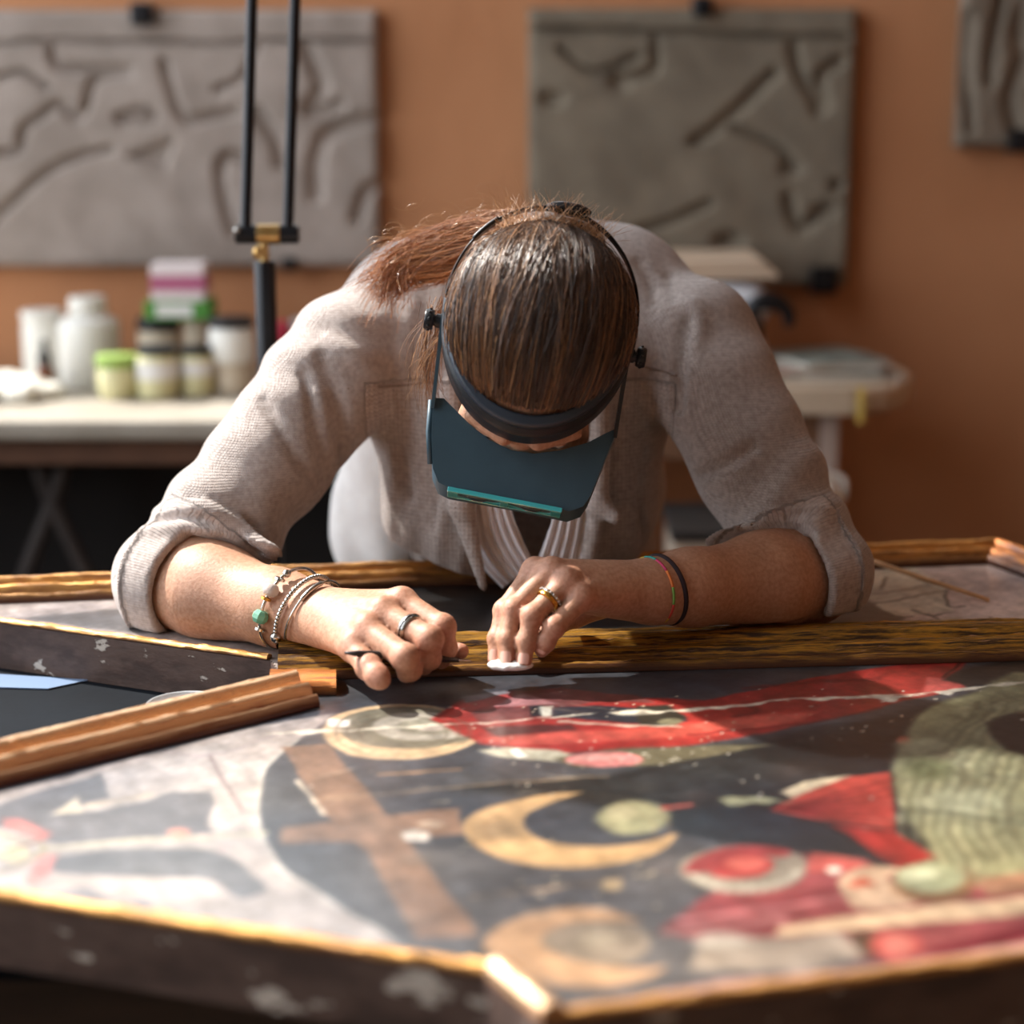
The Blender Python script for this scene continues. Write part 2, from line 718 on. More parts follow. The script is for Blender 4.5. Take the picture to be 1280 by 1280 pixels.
def stroke(pts, wd, col, a=1.0, rough=1.0, soft=2.0):
    P = catmull(pts, 6)
    s = (u > P[:, 0].min() - 60) & (u < P[:, 0].max() + 60) & (w > P[:, 1].min() - 40) & (w < P[:, 1].max() + 40)
    mk = np.zeros(len(u))
    d = line_d(u[s] + jx[s] * rough * 0.5, (w[s] + jy[s] * rough) * 2.6, P * (1, 2.6))
    ww = wd * 1.3 * (1 + 0.35 * rough * wob2[s])
    mk[s] = 0.5 - (d - ww) / soft / 2
    blend(mk, col, a)


def disc(cx, cy, rx, ry, col, a=1.0, soft=3, r0=0.0, ang=None):
    qx, qy = (u + jx - cx) / rx, (w + jy - cy) / ry
    rr = np.sqrt(qx * qx + qy * qy)
    mk = np.minimum(0.5 - (rr - 1) * rx / soft / 2, 1)
    if r0:
        mk = np.minimum(mk, 0.5 + (rr - r0) * rx / soft / 2)
    blend(mk, col, a)


def speck(x0, x1, y0, y1, n, col, rmax, seed):
    r = np.random.default_rng(seed)
    for k in range(n):
        cx, cy, q = r.uniform(x0, x1), r.uniform(y0, y1), r.uniform(0.4, 1) * rmax
        s = (np.abs(u - cx) < q * 2) & (np.abs(w - cy) < q * 2)
        mk = np.zeros(len(u))
        mk[s] = 1.2 - np.hypot((u[s] - cx) * r.uniform(.5, 1.1), (w[s] - cy) * 2.2) / q
        blend(mk * 2, col)


# broad grounds
poly([(560, 985), (760, 968), (880, 935), (1060, 905), (1300, 850), (1300, 1120), (1120, 1095), (850, 1030), (700, 1000)], (30, 33, 36), 12)
poly([(430, 1060), (900, 1060), (860, 1130), (1000, 1300), (430, 1300)], (88, 84, 84), 40, 0.7)
# pale left field
poly([(-300, 1090), (-300, 1015), (0, 992), (200, 940), (330, 905), (420, 893), (372, 925), (333, 958), (322, 1000), (327, 1042), (352, 1085), (420, 1130), (560, 1222), (500, 1235), (-300, 1130)], (170, 158, 152), 3)
stroke([(372, 925), (333, 958), (322, 1000), (327, 1042), (352, 1085), (420, 1130), (540, 1205)], 2.2, (190, 186, 176), 0.8)
poly([(-300, 1025), (0, 1006), (62, 985), (128, 966), (136, 998), (112, 1004), (72, 1017), (120, 1014), (188, 1000), (214, 990), (262, 990), (268, 1008), (258, 1028), (268, 1040), (232, 1044), (150, 1049), (70, 1055), (0, 1034), (-300, 1040)], (92, 90, 94), 3)
poly([(64, 1018), (96, 996), (102, 1016)], (198, 184, 160), 3)
stroke([(110, 1008), (188, 994)], 3.2, (188, 168, 142))
stroke([(50, 1062), (130, 1054), (230, 1048), (330, 1041)], 4.5, (182, 174, 148))
disc(224, 1041, 14, 5, (206, 130, 108))
stroke([(250, 1044), (290, 1052), (275, 1064)], 2, (196, 150, 150), 0.7)
poly([(68, 1072), (130, 1062), (240, 1060), (292, 1074), (332, 1108), (324, 1118), (296, 1122), (262, 1100), (190, 1098), (70, 1090)], (94, 94, 98), 3, smooth=True)
poly([(60, 1116), (110, 1110), (150, 1128), (70, 1122)], (112, 108, 114), 6, 0.9)
poly([(160, 1128), (186, 1120), (200, 1138), (160, 1136)], (112, 108, 114), 6, 0.8)
stroke([(262, 944), (285, 985), (304, 1016)], 1.6, (112, 84, 84))
stroke([(180, 935), (262, 944), (345, 918)], 1.4, (150, 130, 136), 0.8, 2)
poly([(0, 1022), (22, 1022), (66, 1042), (52, 1050), (8, 1036)], (196, 104, 96), 3)
poly([(30, 1102), (50, 1070), (70, 1068), (62, 1092), (42, 1110)], (198, 112, 106), 3)
disc(14, 1066, 20, 12, (214, 196, 150))
stroke([(-10, 1040), (20, 1048), (56, 1058), (30, 1078), (-20, 1100)], 3.0, (150, 136, 104))
stroke([(10, 1062), (50, 1050)], 2.0, (110, 60, 60))
# brown cross bars of the boat
poly([(352, 934), (411, 930), (476, 1010), (540, 1090), (600, 1168), (520, 1174), (458, 1064), (406, 1018)], (132, 100, 80), 3)
poly([(350, 1034), (470, 1022), (576, 1010), (580, 1040), (470, 1050), (350, 1056)], (138, 104, 82), 3)
stroke([(372, 976), (392, 1000), (405, 1017)], 1.8, (206, 190, 168))
stroke([(398, 998), (560, 985), (760, 969)], 1.5, (150, 124, 96), 0.8)
stroke([(474, 969), (575, 960)], 2.2, (170, 128, 92), 0.9)
stroke([(540, 1003), (560, 1002)], 1.4, (176, 160, 130), .8)
poly([(500, 1040), (516, 1036), (536, 1040), (532, 1050), (506, 1049)], (226, 214, 200), 3)
disc(540, 1030, 16, 4, (196, 168, 140), .8)
stroke([(590, 1122), (680, 1112), (776, 1100)], 3, (168, 138, 108), .8, 2)
disc(765, 1106, 14, 6, (190, 160, 116), .8)
speck(560, 830, 1040, 1140, 26, (190, 172, 140), 3.0, 4)
# crescents
OUTC = [(727, 990), (680, 993), (625, 1005), (590, 1020), (578, 1037), (590, 1055), (620, 1070), (665, 1081), (720, 1085), (775, 1080), (820, 1066), (848, 1043)]
INC = [(838, 1043), (800, 1053), (755, 1057), (705, 1055), (670, 1046), (653, 1031), (662, 1015), (690, 1003)]
poly(catmull(OUTC, 5).tolist() + catmull(INC, 5).tolist(), (200, 158, 108), 3)
stroke([(640, 1010), (605, 1036), (650, 1068), (740, 1072), (820, 1056)], 1.0, (186, 132, 84), .5)
disc(792, 1022, 46, 20, (150, 146, 108), 1, 6)
disc(776, 1016, 20, 9, (182, 170, 130), .8, 6)
stroke([(832, 1010), (862, 1006)], 4.5, (190, 76, 62))
OUT2 = [(802, 1153), (762, 1138), (712, 1134), (655, 1144), (618, 1162), (606, 1182), (618, 1202), (660, 1222), (730, 1234), (800, 1226), (836, 1208)]
IN2 = [(790, 1210), (735, 1204), (690, 1190), (676, 1174), (700, 1158), (745, 1152)]
disc(742, 1180, 72, 30, (128, 114, 100))
disc(748, 1174, 26, 10, (160, 146, 126), .8, 8)
poly(catmull(OUT2, 5).tolist() + catmull(IN2, 5).tolist(), (176, 136, 102), 4)
# upper halo
disc(502, 915, 100, 35, (206, 172, 130))
disc(510, 910, 88, 26, (120, 114, 96))
disc(530, 908, 66, 17, (168, 160, 146))
disc(535, 908, 40, 9, (140, 136, 120))
disc(540, 909, 20, 4, (190, 176, 164))
poly([(408, 905), (412, 899), (438, 900), (436, 908), (412, 909)], (236, 226, 212), 2)
# upper red drapery
poly([(540, 900), (575, 876), (640, 864), (770, 872), (880, 876), (990, 852), (1130, 830), (1215, 820), (1192, 845), (1172, 868), (1130, 876), (1050, 896), (960, 916), (860, 932), (760, 938), (690, 944), (600, 930)], (160, 40, 37), 3)
poly([(640, 866), (700, 860), (790, 868), (820, 880), (740, 878), (700, 884), (660, 885)], (124, 62, 58), 2.5)
poly([(588, 890), (640, 882), (662, 884), (665, 897), (600, 902)], (118, 56, 54), 2.5)
poly([(612, 884), (655, 868), (700, 880), (660, 881)], (182, 118, 116), 2.5)
poly([(550, 898), (580, 880), (644, 866), (630, 878), (588, 888), (560, 901)], (208, 66, 60), 2)  # sunlit edge by the hand's shadow, painted as brighter red
poly([(574, 872), (630, 864), (640, 867), (582, 880)], (150, 144, 148), 2)
poly([(660, 882), (676, 881), (684, 895), (664, 897)], (34, 36, 42), 2)
poly([(672, 883), (690, 882), (692, 895), (678, 897)], (204, 198, 180), 2)
poly([(690, 884), (740, 882), (790, 886), (855, 893), (860, 902), (800, 904), (690, 897)], (40, 44, 54), 2.5)
poly([(795, 884), (835, 882), (858, 896), (845, 908), (800, 906)], (48, 46, 40), 3)
disc(838, 902, 16, 4, (128, 124, 96), .8)
poly([(600, 908), (715, 906), (720, 914), (620, 922)], (84, 30, 32), 3)
poly([(598, 923), (700, 914), (830, 908), (960, 893), (1020, 890), (1000, 902), (900, 918), (760, 926), (640, 932)], (196, 74, 62), 5)  # sunlit strip on the red, its light put into the colour
stroke([(860, 918), (1000, 905), (1100, 885)], 2.2, (120, 24, 26), .8)
stroke([(930, 858), (1030, 852), (1100, 848)], 2.6, (110, 26, 28), .7, 2)
stroke([(920, 895), (945, 890), (935, 882)], 4, (96, 22, 24), .7)
stroke([(1205, 824), (1180, 846), (1160, 862)], 1.4, (60, 20, 22))
poly([(1160, 846), (1200, 850), (1206, 860), (1150, 868)], (208, 84, 78), 3)
poly([(1178, 850), (1200, 838), (1290, 815), (1290, 850), (1210, 858)], (34, 36, 36), 4)
poly([(600, 940), (640, 934), (700, 938), (720, 946), (690, 952), (640, 948)], (178, 172, 148), 3)
poly([(690, 948), (760, 938), (880, 932), (965, 930), (900, 944), (830, 956), (720, 960)], (98, 92, 70), 4)
disc(756, 950, 50, 9, (206, 120, 116))
disc(750, 948, 34, 4, (226, 160, 150), .8)
speck(640, 900, 934, 958, 22, (206, 198, 180), 2.2, 9)
speck(590, 1200, 868, 930, 60, (220, 190, 160), 2.0, 12)
poly([(640, 938), (650, 935), (662, 946), (648, 948)], (232, 226, 212), 2)
# black drapery streaks
for k in range(8):
    y0 = 960 + k * 6
    stroke([(760 + k * 12, y0 + 16), (880 + k * 14, y0 - 4), (1000 + k * 10, y0 - 8)], 2.0, (70, 74, 78), .35, 2.5, 5)
poly([(930, 938), (1050, 918), (1130, 920), (1122, 958), (1040, 968), (960, 955)], (22, 22, 22), 8, .8)  # patch of cast shadow painted over the dark ground
# green and cream figure at the right
poly([(1140, 905), (1165, 884), (1205, 870), (1300, 855), (1300, 1110), (1190, 1122), (1130, 1104), (1122, 1082), (1160, 1062), (1122, 1002), (1116, 955)], (132, 130, 96), 6, smooth=True)
for k in range(16):
    x0 = 1128 + 9 * k
    stroke([(x0 + 20, 1100 - k * 2), (x0, 1040), (x0 + 4, 985), (x0 + 34, 930), (x0 + 90, 880)], 2.6, [(172, 166, 128), (96, 98, 72), (150, 150, 118), (84, 82, 62)][k % 4], .6, 3, 5)
poly([(1232, 902), (1262, 892), (1300, 888), (1300, 950), (1262, 938), (1240, 922)], (34, 36, 38), 5)
disc(1128, 925, 9, 5, (188, 84, 60))
disc(1150, 932, 34, 10, (172, 168, 130), .7, 8)
disc(1200, 1002, 46, 18, (166, 168, 138), .6, 20)
disc(1160, 960, 30, 14, (92, 96, 60), .8, 12)
stroke([(1118, 1012), (1200, 1018), (1290, 1030)], 4, (70, 74, 58), .5)
# fan
poly([(962, 1013), (1010, 985), (1062, 971), (1112, 966), (1120, 1038), (1060, 1030)], (182, 60, 50), 3)
for k in range(7):
    stroke([(975, 1012), (1118, 974 + k * 10)], 2.0, (112, 26, 28), .9, .8)
poly([(975, 990), (1006, 976), (1064, 970), (1030, 982), (990, 998)], (206, 186, 152), 3)
stroke([(862, 1001), (930, 1000), (985, 1004)], 6, (150, 148, 112), 1, 3)
poly([(1036, 1030), (1120, 1040), (1168, 1070), (1120, 1088), (1080, 1055)], (150, 38, 36), 3)
poly([(846, 1016), (900, 1010), (965, 1015), (1050, 1044), (1118, 1085), (1040, 1074), (930, 1056), (850, 1042)], (34, 42, 48), 3, smooth=True)
# lower right red robe
poly([(822, 1165), (900, 1108), (858, 1086), (900, 1060), (1000, 1068), (1110, 1092), (1300, 1118), (1300, 1190), (1120, 1205), (930, 1188)], (140, 62, 64), 4)
stroke([(850, 1150), (950, 1136), (1060, 1120)], 4, (200, 120, 120), .8, 1, 5)
stroke([(880, 1130), (970, 1128), (1040, 1112)], 5, (120, 34, 44), .8, 1, 5)
stroke([(830, 1168), (960, 1150), (980, 1150)], 4, (206, 140, 134), .8, 1, 5)
disc(930, 1086, 80, 30, (142, 130, 114))
disc(922, 1082, 44, 17, (170, 52, 52))
disc(932, 1080, 26, 9, (206, 92, 80))
for k in range(14):
    a = 0.2 + k * 0.24
    cx, cy = 930 + 66 * math.cos(a), 1087 + 24 * math.sin(a)
    disc(cx, cy, 4.5, 3.2, (196, 186, 166), .9)
poly([(856, 1090), (880, 1066), (930, 1056), (985, 1062), (976, 1072), (930, 1068), (905, 1076), (892, 1090)], (150, 52, 54), 4, smooth=True)
poly([(1010, 1066), (1080, 1072), (1110, 1090), (1010, 1090)], (196, 84, 76), 4)
disc(1044, 1087, 10, 5, (226, 206, 186))
poly([(1050, 1100), (1080, 1082), (1125, 1086), (1110, 1100), (1150, 1128), (1080, 1138), (1055, 1122)], (196, 160, 128), 3, smooth=True)
poly([(1060, 1104), (1080, 1096), (1096, 1108), (1066, 1110)], (190, 86, 62), 3)
disc(1168, 1106, 54, 24, (128, 92, 62), 1, 8)
disc(1164, 1098, 46, 19, (156, 160, 122), 1, 6)
disc(1150, 1092, 24, 8, (190, 190, 154), .8, 6)
poly([(1225, 1100), (1300, 1088), (1300, 1115), (1235, 1120)], (142, 100, 76), 5)
poly([(966, 1170), (972, 1158), (1060, 1146), (1180, 1130), (1300, 1118), (1300, 1140), (1180, 1152), (1060, 1164)], (206, 172, 134), 4)
poly([(880, 1172), (970, 1172), (1050, 1165), (1090, 1195), (1000, 1215), (860, 1212)], (150, 134, 118), 6)
disc(900, 1176, 36, 10, (190, 178, 160), .7, 8)
poly([(1060, 1166), (1100, 1166), (1100, 1196), (1080, 1194)], (76, 60, 44), 5)
disc(1118, 1182, 32, 16, (196, 80, 72), 1, 6)
disc(1120, 1182, 17, 11, (224, 128, 112), 1, 6)
poly([(1160, 1188), (1300, 1150), (1300, 1172), (1170, 1198)], (112, 30, 42), 5)
poly([(680, 1262), (900, 1226), (1100, 1206), (1300, 1176), (1300, 1192), (1100, 1222), (900, 1242), (690, 1276)], (186, 140, 124), 5)
poly([(835, 1262), (880, 1248), (950, 1240), (962, 1222), (976, 1240), (900, 1258)], (14, 14, 16), 3)
# white crack running across the panel
CR = [(330, 916), (380, 914), (500, 908), (600, 903), (680, 899), (760, 893), (870, 886), (985, 876), (1080, 870), (1150, 866), (1210, 860), (1300, 852)]
stroke(CR, 2.7, (222, 212, 190), 1, 2.4)
stroke([(1060, 872), (1110, 872), (1170, 866), (1215, 861)], 5.5, (208, 200, 184), 1, 3)
stroke([(700, 903), (780, 905), (850, 908)], 2.0, (196, 190, 168), .9, 2)
# back panel
poly([(-300, 700), (560, 700), (450, 810), (330, 840), (-300, 790)], (176, 162, 157), 4)
poly([(30, 772), (100, 764), (150, 760), (185, 792), (110, 786)], (104, 100, 100), 4)
poly([(440, 735), (1000, 680), (1000, 760), (1120, 790), (700, 800), (420, 830)], (28, 31, 35), 5)  # shade under the leaning torso, painted near-black
poly([(330, 800), (420, 800), (440, 835), (370, 838)], (198, 170, 158), 3)
stroke([(350, 800), (385, 828)], 1.2, (120, 90, 84), .8)
poly([(690, 790), (745, 786), (760, 800), (700, 808)], (150, 148, 134), 3)
stroke([(692, 800), (720, 792), (752, 798)], 1.2, (70, 72, 66))
poly([(740, 785), (900, 783), (900, 793), (745, 792)], (92, 96, 96), 3)
stroke([(600, 812), (640, 806)], 2, (130, 100, 70))
poly([(1030, 680), (1400, 680), (1400, 800), (1030, 800)], (212, 184, 174), 3)
poly([(1030, 790), (1060, 744), (1100, 756), (1130, 772), (1110, 784)], (34, 34, 30), 4)
poly([(1070, 716), (1140, 708), (1180, 730), (1190, 765), (1120, 770), (1080, 748)], (214, 198, 174), 3)
for pts in ([(1080, 745), (1130, 736), (1180, 726)], [(1090, 756), (1140, 748), (1186, 738)], [(1100, 735), (1110, 722)], [(1130, 717), (1160, 727)],
            [(1182, 738), (1186, 756), (1206, 758)], [(1142, 763), (1165, 770), (1190, 766)], [(1160, 768), (1182, 780)], [(1238, 770), (1236, 778)], [(1060, 772), (1140, 770)]):
    stroke(pts, 1.3, (44, 42, 36), .85, 1.5)
poly([(1040, 786), (1200, 772), (1200, 786), (1040, 800)], (186, 160, 120), 4, .8)
# losses and dust specks everywhere
speck(380, 1280, 860, 1000, 90, (214, 204, 186), 1.6, 21)

# scratches, brush streaks and abraded patches
r_ = np.random.default_rng(77)
for k in range(70):
    x0_, y0_ = r_.uniform(380, 1270), r_.uniform(865, 1180)
    if y0_ > 1075 and x0_ < 560:
        continue
    ln_, an_ = r_.uniform(12, 70), r_.normal() * 0.10 - 0.05
    stroke([(x0_, y0_), (x0_ + ln_ * .5, y0_ + an_ * ln_ * .5 + r_.normal()), (x0_ + ln_, y0_ + an_ * ln_)], r_.uniform(0.3, 0.8), [(196, 176, 150), (30, 28, 28), (150, 120, 96)][k % 3], r_.uniform(.3, .8), 1.5, 1.5)
for k in range(26):
    x0_, y0_ = r_.uniform(420, 1250), r_.uniform(930, 1200)
    q_ = r_.uniform(10, 34)
    disc(x0_, y0_, q_, q_ * .35, [(120, 108, 98), (40, 42, 46), (110, 80, 70)][k % 3], r_.uniform(.12, .3), 14)
# concentric lines of the haloes
for rr_ in (0.55, 0.7, 0.84):
    disc(502, 915, 100 * rr_ + 2, 35 * rr_ + .7, (96, 86, 70), .6, 2, r0=1 - 3.0 / (100 * rr_))
for rr_ in (0.80, 0.93):
    disc(712, 1037, 136 * rr_ + 1.5, 48 * rr_ + .5, (150, 108, 66), .35, 2, r0=1 - 2.5 / (136 * rr_))
wob3 = smooth_noise(np.stack((fx * 420, fy * 330, fx * 5), -1), 15)
wob4 = smooth_noise(np.stack((fx * 22, fy * 26, fx * 2), -1), 16)
RGB *= (1 + 0.07 * wob3 + 0.10 * wob4 + 0.06 * wob2)[:, None]
RGB += (wob4 * 5)[:, None] * np.array((1.0, 0.4, -0.6))
# mottling of the paint itself
RGB *= (1 + 0.05 * wob + 0.05 * wob2 + 0.03 * RNG.normal(size=len(fx)))[:, None]
RGB = RGB * 0.86 + RGB.mean(1, keepdims=True) * 0.14
RGB = np.clip(RGB * 0.90, 0, 255) / 255.0
LINC = np.where(RGB <= 0.04045, RGB / 12.92, ((RGB + 0.055) / 1.055) ** 2.4)
idx = np.full(len(fx), -1)
gid = np.arange(len(fx)).reshape(nx, ny)
q = np.stack((gid[:-1, :-1], gid[1:, :-1], gid[1:, 1:], gid[:-1, 1:]), -1).reshape(-1, 4)
q = q[ins[q].all(1)]
used = np.unique(q)
idx[used] = np.arange(len(used))
m_paint = mat('varnished_paint', (255, 255, 255), 0.30, attr='Col', col2=(232, 228, 222), scale=90, detail=6, bump=0.0004, bscale=70, coat=0.65, contrast=(0.3, 0.8))
m_paint.node_tree.nodes['Principled BSDF'].inputs['Coat Roughness'].default_value = 0.26
mesh_obj('painted_surface', np.stack((fx[used], fy[used], np.full(len(used), SZ)), -1), idx[q], m_paint, panel, col=LINC[used],
         label='worn medieval-style painting with crescents, red drapery and cream cracks')

# --- gilt mouldings
def gilt(name, gold, dark, amount, rough=0.34, bumpd=0.0011, hollow_col=(70, 36, 20)):
    m, nt, p = new_mat(name)
    N, L = nt.nodes, nt.links
    uvn = N.new('ShaderNodeUVMap')
    mp = N.new('ShaderNodeMapping')
    mp.inputs['Scale'].default_value = (7, 170, 1)
    L.new(uvn.outputs[0], mp.inputs['Vector'])
    n1 = N.new('ShaderNodeTexNoise')
    n1.inputs['Scale'].default_value = 2.4
    n1.inputs['Detail'].default_value = 9
    n1.inputs['Roughness'].default_value = 0.68
    L.new(mp.outputs[0], n1.inputs['Vector'])
    r = N.new('ShaderNodeValToRGB')
    r.color_ramp.elements[0].position = amount - 0.09
    r.color_ramp.elements[1].position = amount + 0.09
    L.new(n1.outputs['Fac'], r.inputs['Fac'])
    c = N.new('ShaderNodeMix')
    c.data_type = 'RGBA'
    c.inputs['A'].default_value = lin(gold)
    c.inputs['B'].default_value = lin(dark)
    L.new(r.outputs['Color'], c.inputs['Factor'])
    n2 = N.new('ShaderNodeTexNoise')
    n2.inputs['Scale'].default_value = 6
    n2.inputs['Detail'].default_value = 6
    L.new(mp.outputs[0], n2.inputs['Vector'])
    r2 = N.new('ShaderNodeValToRGB')
    r2.color_ramp.elements[0].position = 0.64
    r2.color_ramp.elements[1].position = 0.70
    L.new(n2.outputs['Fac'], r2.inputs['Fac'])
    c2 = N.new('ShaderNodeMix')
    c2.data_type = 'RGBA'
    c2.inputs['B'].default_value = lin((196, 150, 120))
    L.new(r2.outputs['Color'], c2.inputs['Factor'])
    L.new(c.outputs['Result'], c2.inputs['A'])
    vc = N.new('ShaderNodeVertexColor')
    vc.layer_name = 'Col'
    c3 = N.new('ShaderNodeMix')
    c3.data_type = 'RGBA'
    c3.inputs['A'].default_value = lin(hollow_col)  # low parts of the profile take this dark red-brown
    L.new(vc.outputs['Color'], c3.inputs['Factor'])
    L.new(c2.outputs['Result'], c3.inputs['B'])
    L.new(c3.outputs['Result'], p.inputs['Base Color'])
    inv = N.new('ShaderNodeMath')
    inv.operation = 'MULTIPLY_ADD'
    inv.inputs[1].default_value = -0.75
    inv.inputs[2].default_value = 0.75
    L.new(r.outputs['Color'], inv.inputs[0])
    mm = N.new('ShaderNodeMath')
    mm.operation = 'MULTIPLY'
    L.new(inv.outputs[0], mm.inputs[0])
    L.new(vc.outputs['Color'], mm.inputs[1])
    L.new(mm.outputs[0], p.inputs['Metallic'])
    p.inputs['Roughness'].default_value = rough
    b = N.new('ShaderNodeBump')
    b.inputs['Distance'].default_value = bumpd
    L.new(n1.outputs['Fac'], b.inputs['Height'])
    L.new(b.outputs[0], p.inputs['Normal'])
    return m


m_gilt_dark = gilt('worn_gilt_dark', (210, 154, 60), (48, 27, 14), 0.475, 0.32, 0.0006)
m_gilt_bright = gilt('bright_copper_gilt', (248, 206, 162), (150, 84, 50), 0.58, 0.20, 0.0003, (92, 40, 24))
m_gilt_gold = gilt('yellow_gilt', (216, 160, 92), (108, 62, 28), 0.54)
m_gilt_red = gilt('red_gilt', (206, 128, 62), (116, 58, 26), 0.52)

# three rolls with hollows between, across 0..1
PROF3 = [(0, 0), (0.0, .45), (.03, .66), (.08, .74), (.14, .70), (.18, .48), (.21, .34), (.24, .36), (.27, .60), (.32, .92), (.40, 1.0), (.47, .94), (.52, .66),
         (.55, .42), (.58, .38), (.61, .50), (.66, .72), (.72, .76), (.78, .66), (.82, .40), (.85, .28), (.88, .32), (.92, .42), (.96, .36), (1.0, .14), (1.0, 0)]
PROF1 = [(0, 0), (0, .5), (.12, .85), (.35, 1), (.65, 1), (.88, .8), (1, .45), (1, 0)]


def moulding(name, a, b, width, height, m, prof=PROF3, side=1, mit=(0, 0), z=SZ, seed=1, parent=None, label=None, wear=0.0012):
    """a->b is the outer edge on plan; the profile runs inward (side=+1: to the left of a->b)"""
    a, b = np.asarray(a, float), np.asarray(b, float)
    Ln = np.linalg.norm(b - a)
    t = (b - a) / Ln
    nrm = np.array((-t[1], t[0])) * side
    n = max(2, int(Ln / 0.006))
    r = np.random.default_rng(seed)
    V, UV, HC_ = [], [], []
    for i in range(n + 1):
        for k, (s, h) in enumerate(prof):
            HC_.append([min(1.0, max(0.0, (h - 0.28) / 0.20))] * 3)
            s0 = mit[0] * s * width
            s1 = Ln - mit[1] * s * width
            d = s0 + (s1 - s0) * i / n
            hh = h * height
            if 0 < k < len(prof) - 1:
                hh += wear * (math.sin(d * 61 + s * 9 + seed) * 0.4 + math.sin(d * 170 + s * 23) * 0.25 + r.normal() * 0.28)
            pt = a + t * d + nrm * s * width
            V.append((pt[0], pt[1], z + max(hh, 0)))
            UV.append((d + seed * 3.1, s * width))
    K = len(prof)
    Fc = []
    for i in range(n):
        for k in range(K - 1):
            f = (i * K + k, i * K + k + 1, (i + 1) * K + k + 1, (i + 1) * K + k)
            Fc.append(f if side < 0 else f[::-1])
    Fc.append(tuple(range(K)))
    Fc.append(tuple(n * K + k for k in range(K - 1, -1, -1)))
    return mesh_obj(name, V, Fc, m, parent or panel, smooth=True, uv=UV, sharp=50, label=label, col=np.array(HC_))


z1 = SZ + 0.0003
# rail between the two fields: from the notch to the right
ra = xy(345, 815)
rb_dir = norm(np.array((0.62, 0.055)))
RAIL_A = np.array((-0.222, 1.765))
RAIL_B = RAIL_A + rb_dir * 1.02
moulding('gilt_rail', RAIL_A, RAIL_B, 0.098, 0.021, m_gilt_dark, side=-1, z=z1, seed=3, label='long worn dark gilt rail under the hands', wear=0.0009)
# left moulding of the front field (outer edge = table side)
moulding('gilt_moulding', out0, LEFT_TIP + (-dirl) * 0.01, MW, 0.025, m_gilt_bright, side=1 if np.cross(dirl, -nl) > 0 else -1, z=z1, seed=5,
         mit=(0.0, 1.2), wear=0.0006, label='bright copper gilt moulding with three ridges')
# worn block in the corner between moulding and rail
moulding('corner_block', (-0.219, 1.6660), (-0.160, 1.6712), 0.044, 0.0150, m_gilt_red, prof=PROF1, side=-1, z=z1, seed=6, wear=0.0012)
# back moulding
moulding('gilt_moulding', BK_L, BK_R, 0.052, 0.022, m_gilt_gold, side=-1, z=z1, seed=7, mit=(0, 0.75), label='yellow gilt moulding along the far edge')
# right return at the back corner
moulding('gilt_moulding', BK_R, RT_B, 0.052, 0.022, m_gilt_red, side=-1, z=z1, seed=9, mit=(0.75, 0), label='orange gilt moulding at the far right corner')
# raw strip along the wing's open edge
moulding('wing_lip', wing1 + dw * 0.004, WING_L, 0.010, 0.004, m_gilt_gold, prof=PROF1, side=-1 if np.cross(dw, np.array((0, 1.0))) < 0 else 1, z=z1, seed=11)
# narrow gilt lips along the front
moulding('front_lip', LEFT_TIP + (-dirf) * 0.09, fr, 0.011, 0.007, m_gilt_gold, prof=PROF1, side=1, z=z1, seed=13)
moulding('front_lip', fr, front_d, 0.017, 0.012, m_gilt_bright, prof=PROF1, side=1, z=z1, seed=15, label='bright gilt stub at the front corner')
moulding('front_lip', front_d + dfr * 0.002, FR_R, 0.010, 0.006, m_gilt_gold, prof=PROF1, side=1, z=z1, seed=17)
# ------------------------------------------------------------------ the restorer
# arms
SH_L = np.array((-0.172, 2.00, 1.050))
SH_R = np.array((0.192, 2.00, 1.066))
EL_L = PY(219, 730, 1.868)
EL_R = PY(1013, 722, 1.862)
WR_L = PY(388, 769, 1.742)
WR_R = PY(815, 738, 1.735)

# hands: joints as (pixel x, pixel y, world y, radius)
HL = {
    'index': [(503, 754, 1.682, .0125), (553, 784, 1.645, .0112), (557, 810, 1.648, .0098), (552, 826, 1.662, .0082)],
    'middle': [(478, 767, 1.664, .0128), (537, 799, 1.622, .0116), (536, 822, 1.628, .0104), (530, 833, 1.642, .0086)],
    'ring': [(459, 788, 1.648, .0125), (507, 822, 1.603, .0116), (512, 836, 1.612, .0106), (508, 842, 1.628, .0090)],
    'little': [(441, 810, 1.640, .0115), (461, 834, 1.607, .0108), (471, 845, 1.594, .0100), (476, 850, 1.589, .0092)],
    'thumb': [(430, 772, 1.730, .0150), (505, 795, 1.705, .0125), (553, 812, 1.682, .0105), (576, 814, 1.668, .0078)],
}
HR = {
    'index': [(668, 715, 1.705, .0110), (630, 763, 1.680, .0088), (621, 798, 1.664, .0078), (618, 825, 1.652, .0066)],
    'middle': [(689, 715, 1.692, .0112), (642, 762, 1.668, .0094), (634, 800, 1.654, .0084), (633, 828, 1.642, .0074)],
    'ring': [(709, 728, 1.680, .0110), (665, 770, 1.656, .0094), (658, 802, 1.648, .0084), (655, 828, 1.640, .0074)],
    'little': [(727, 748, 1.672, .0104), (693, 784, 1.650, .0088), (682, 803, 1.650, .0080), (677, 813, 1.650, .0068)],
    'thumb': [(770, 742, 1.752, .0140), (718, 768, 1.742, .0110), (680, 792, 1.720, .0092), (655, 806, 1.700, .0074)],
}


def near(p, c, R, fn):
    """evaluate fn only inside a sphere, a plain distance outside it"""
    dc = np.linalg.norm(p - c, axis=1)
    out = dc - R * 0.80
    m_ = dc < R
    if m_.any():
        out[m_] = fn(p[m_])
    return out


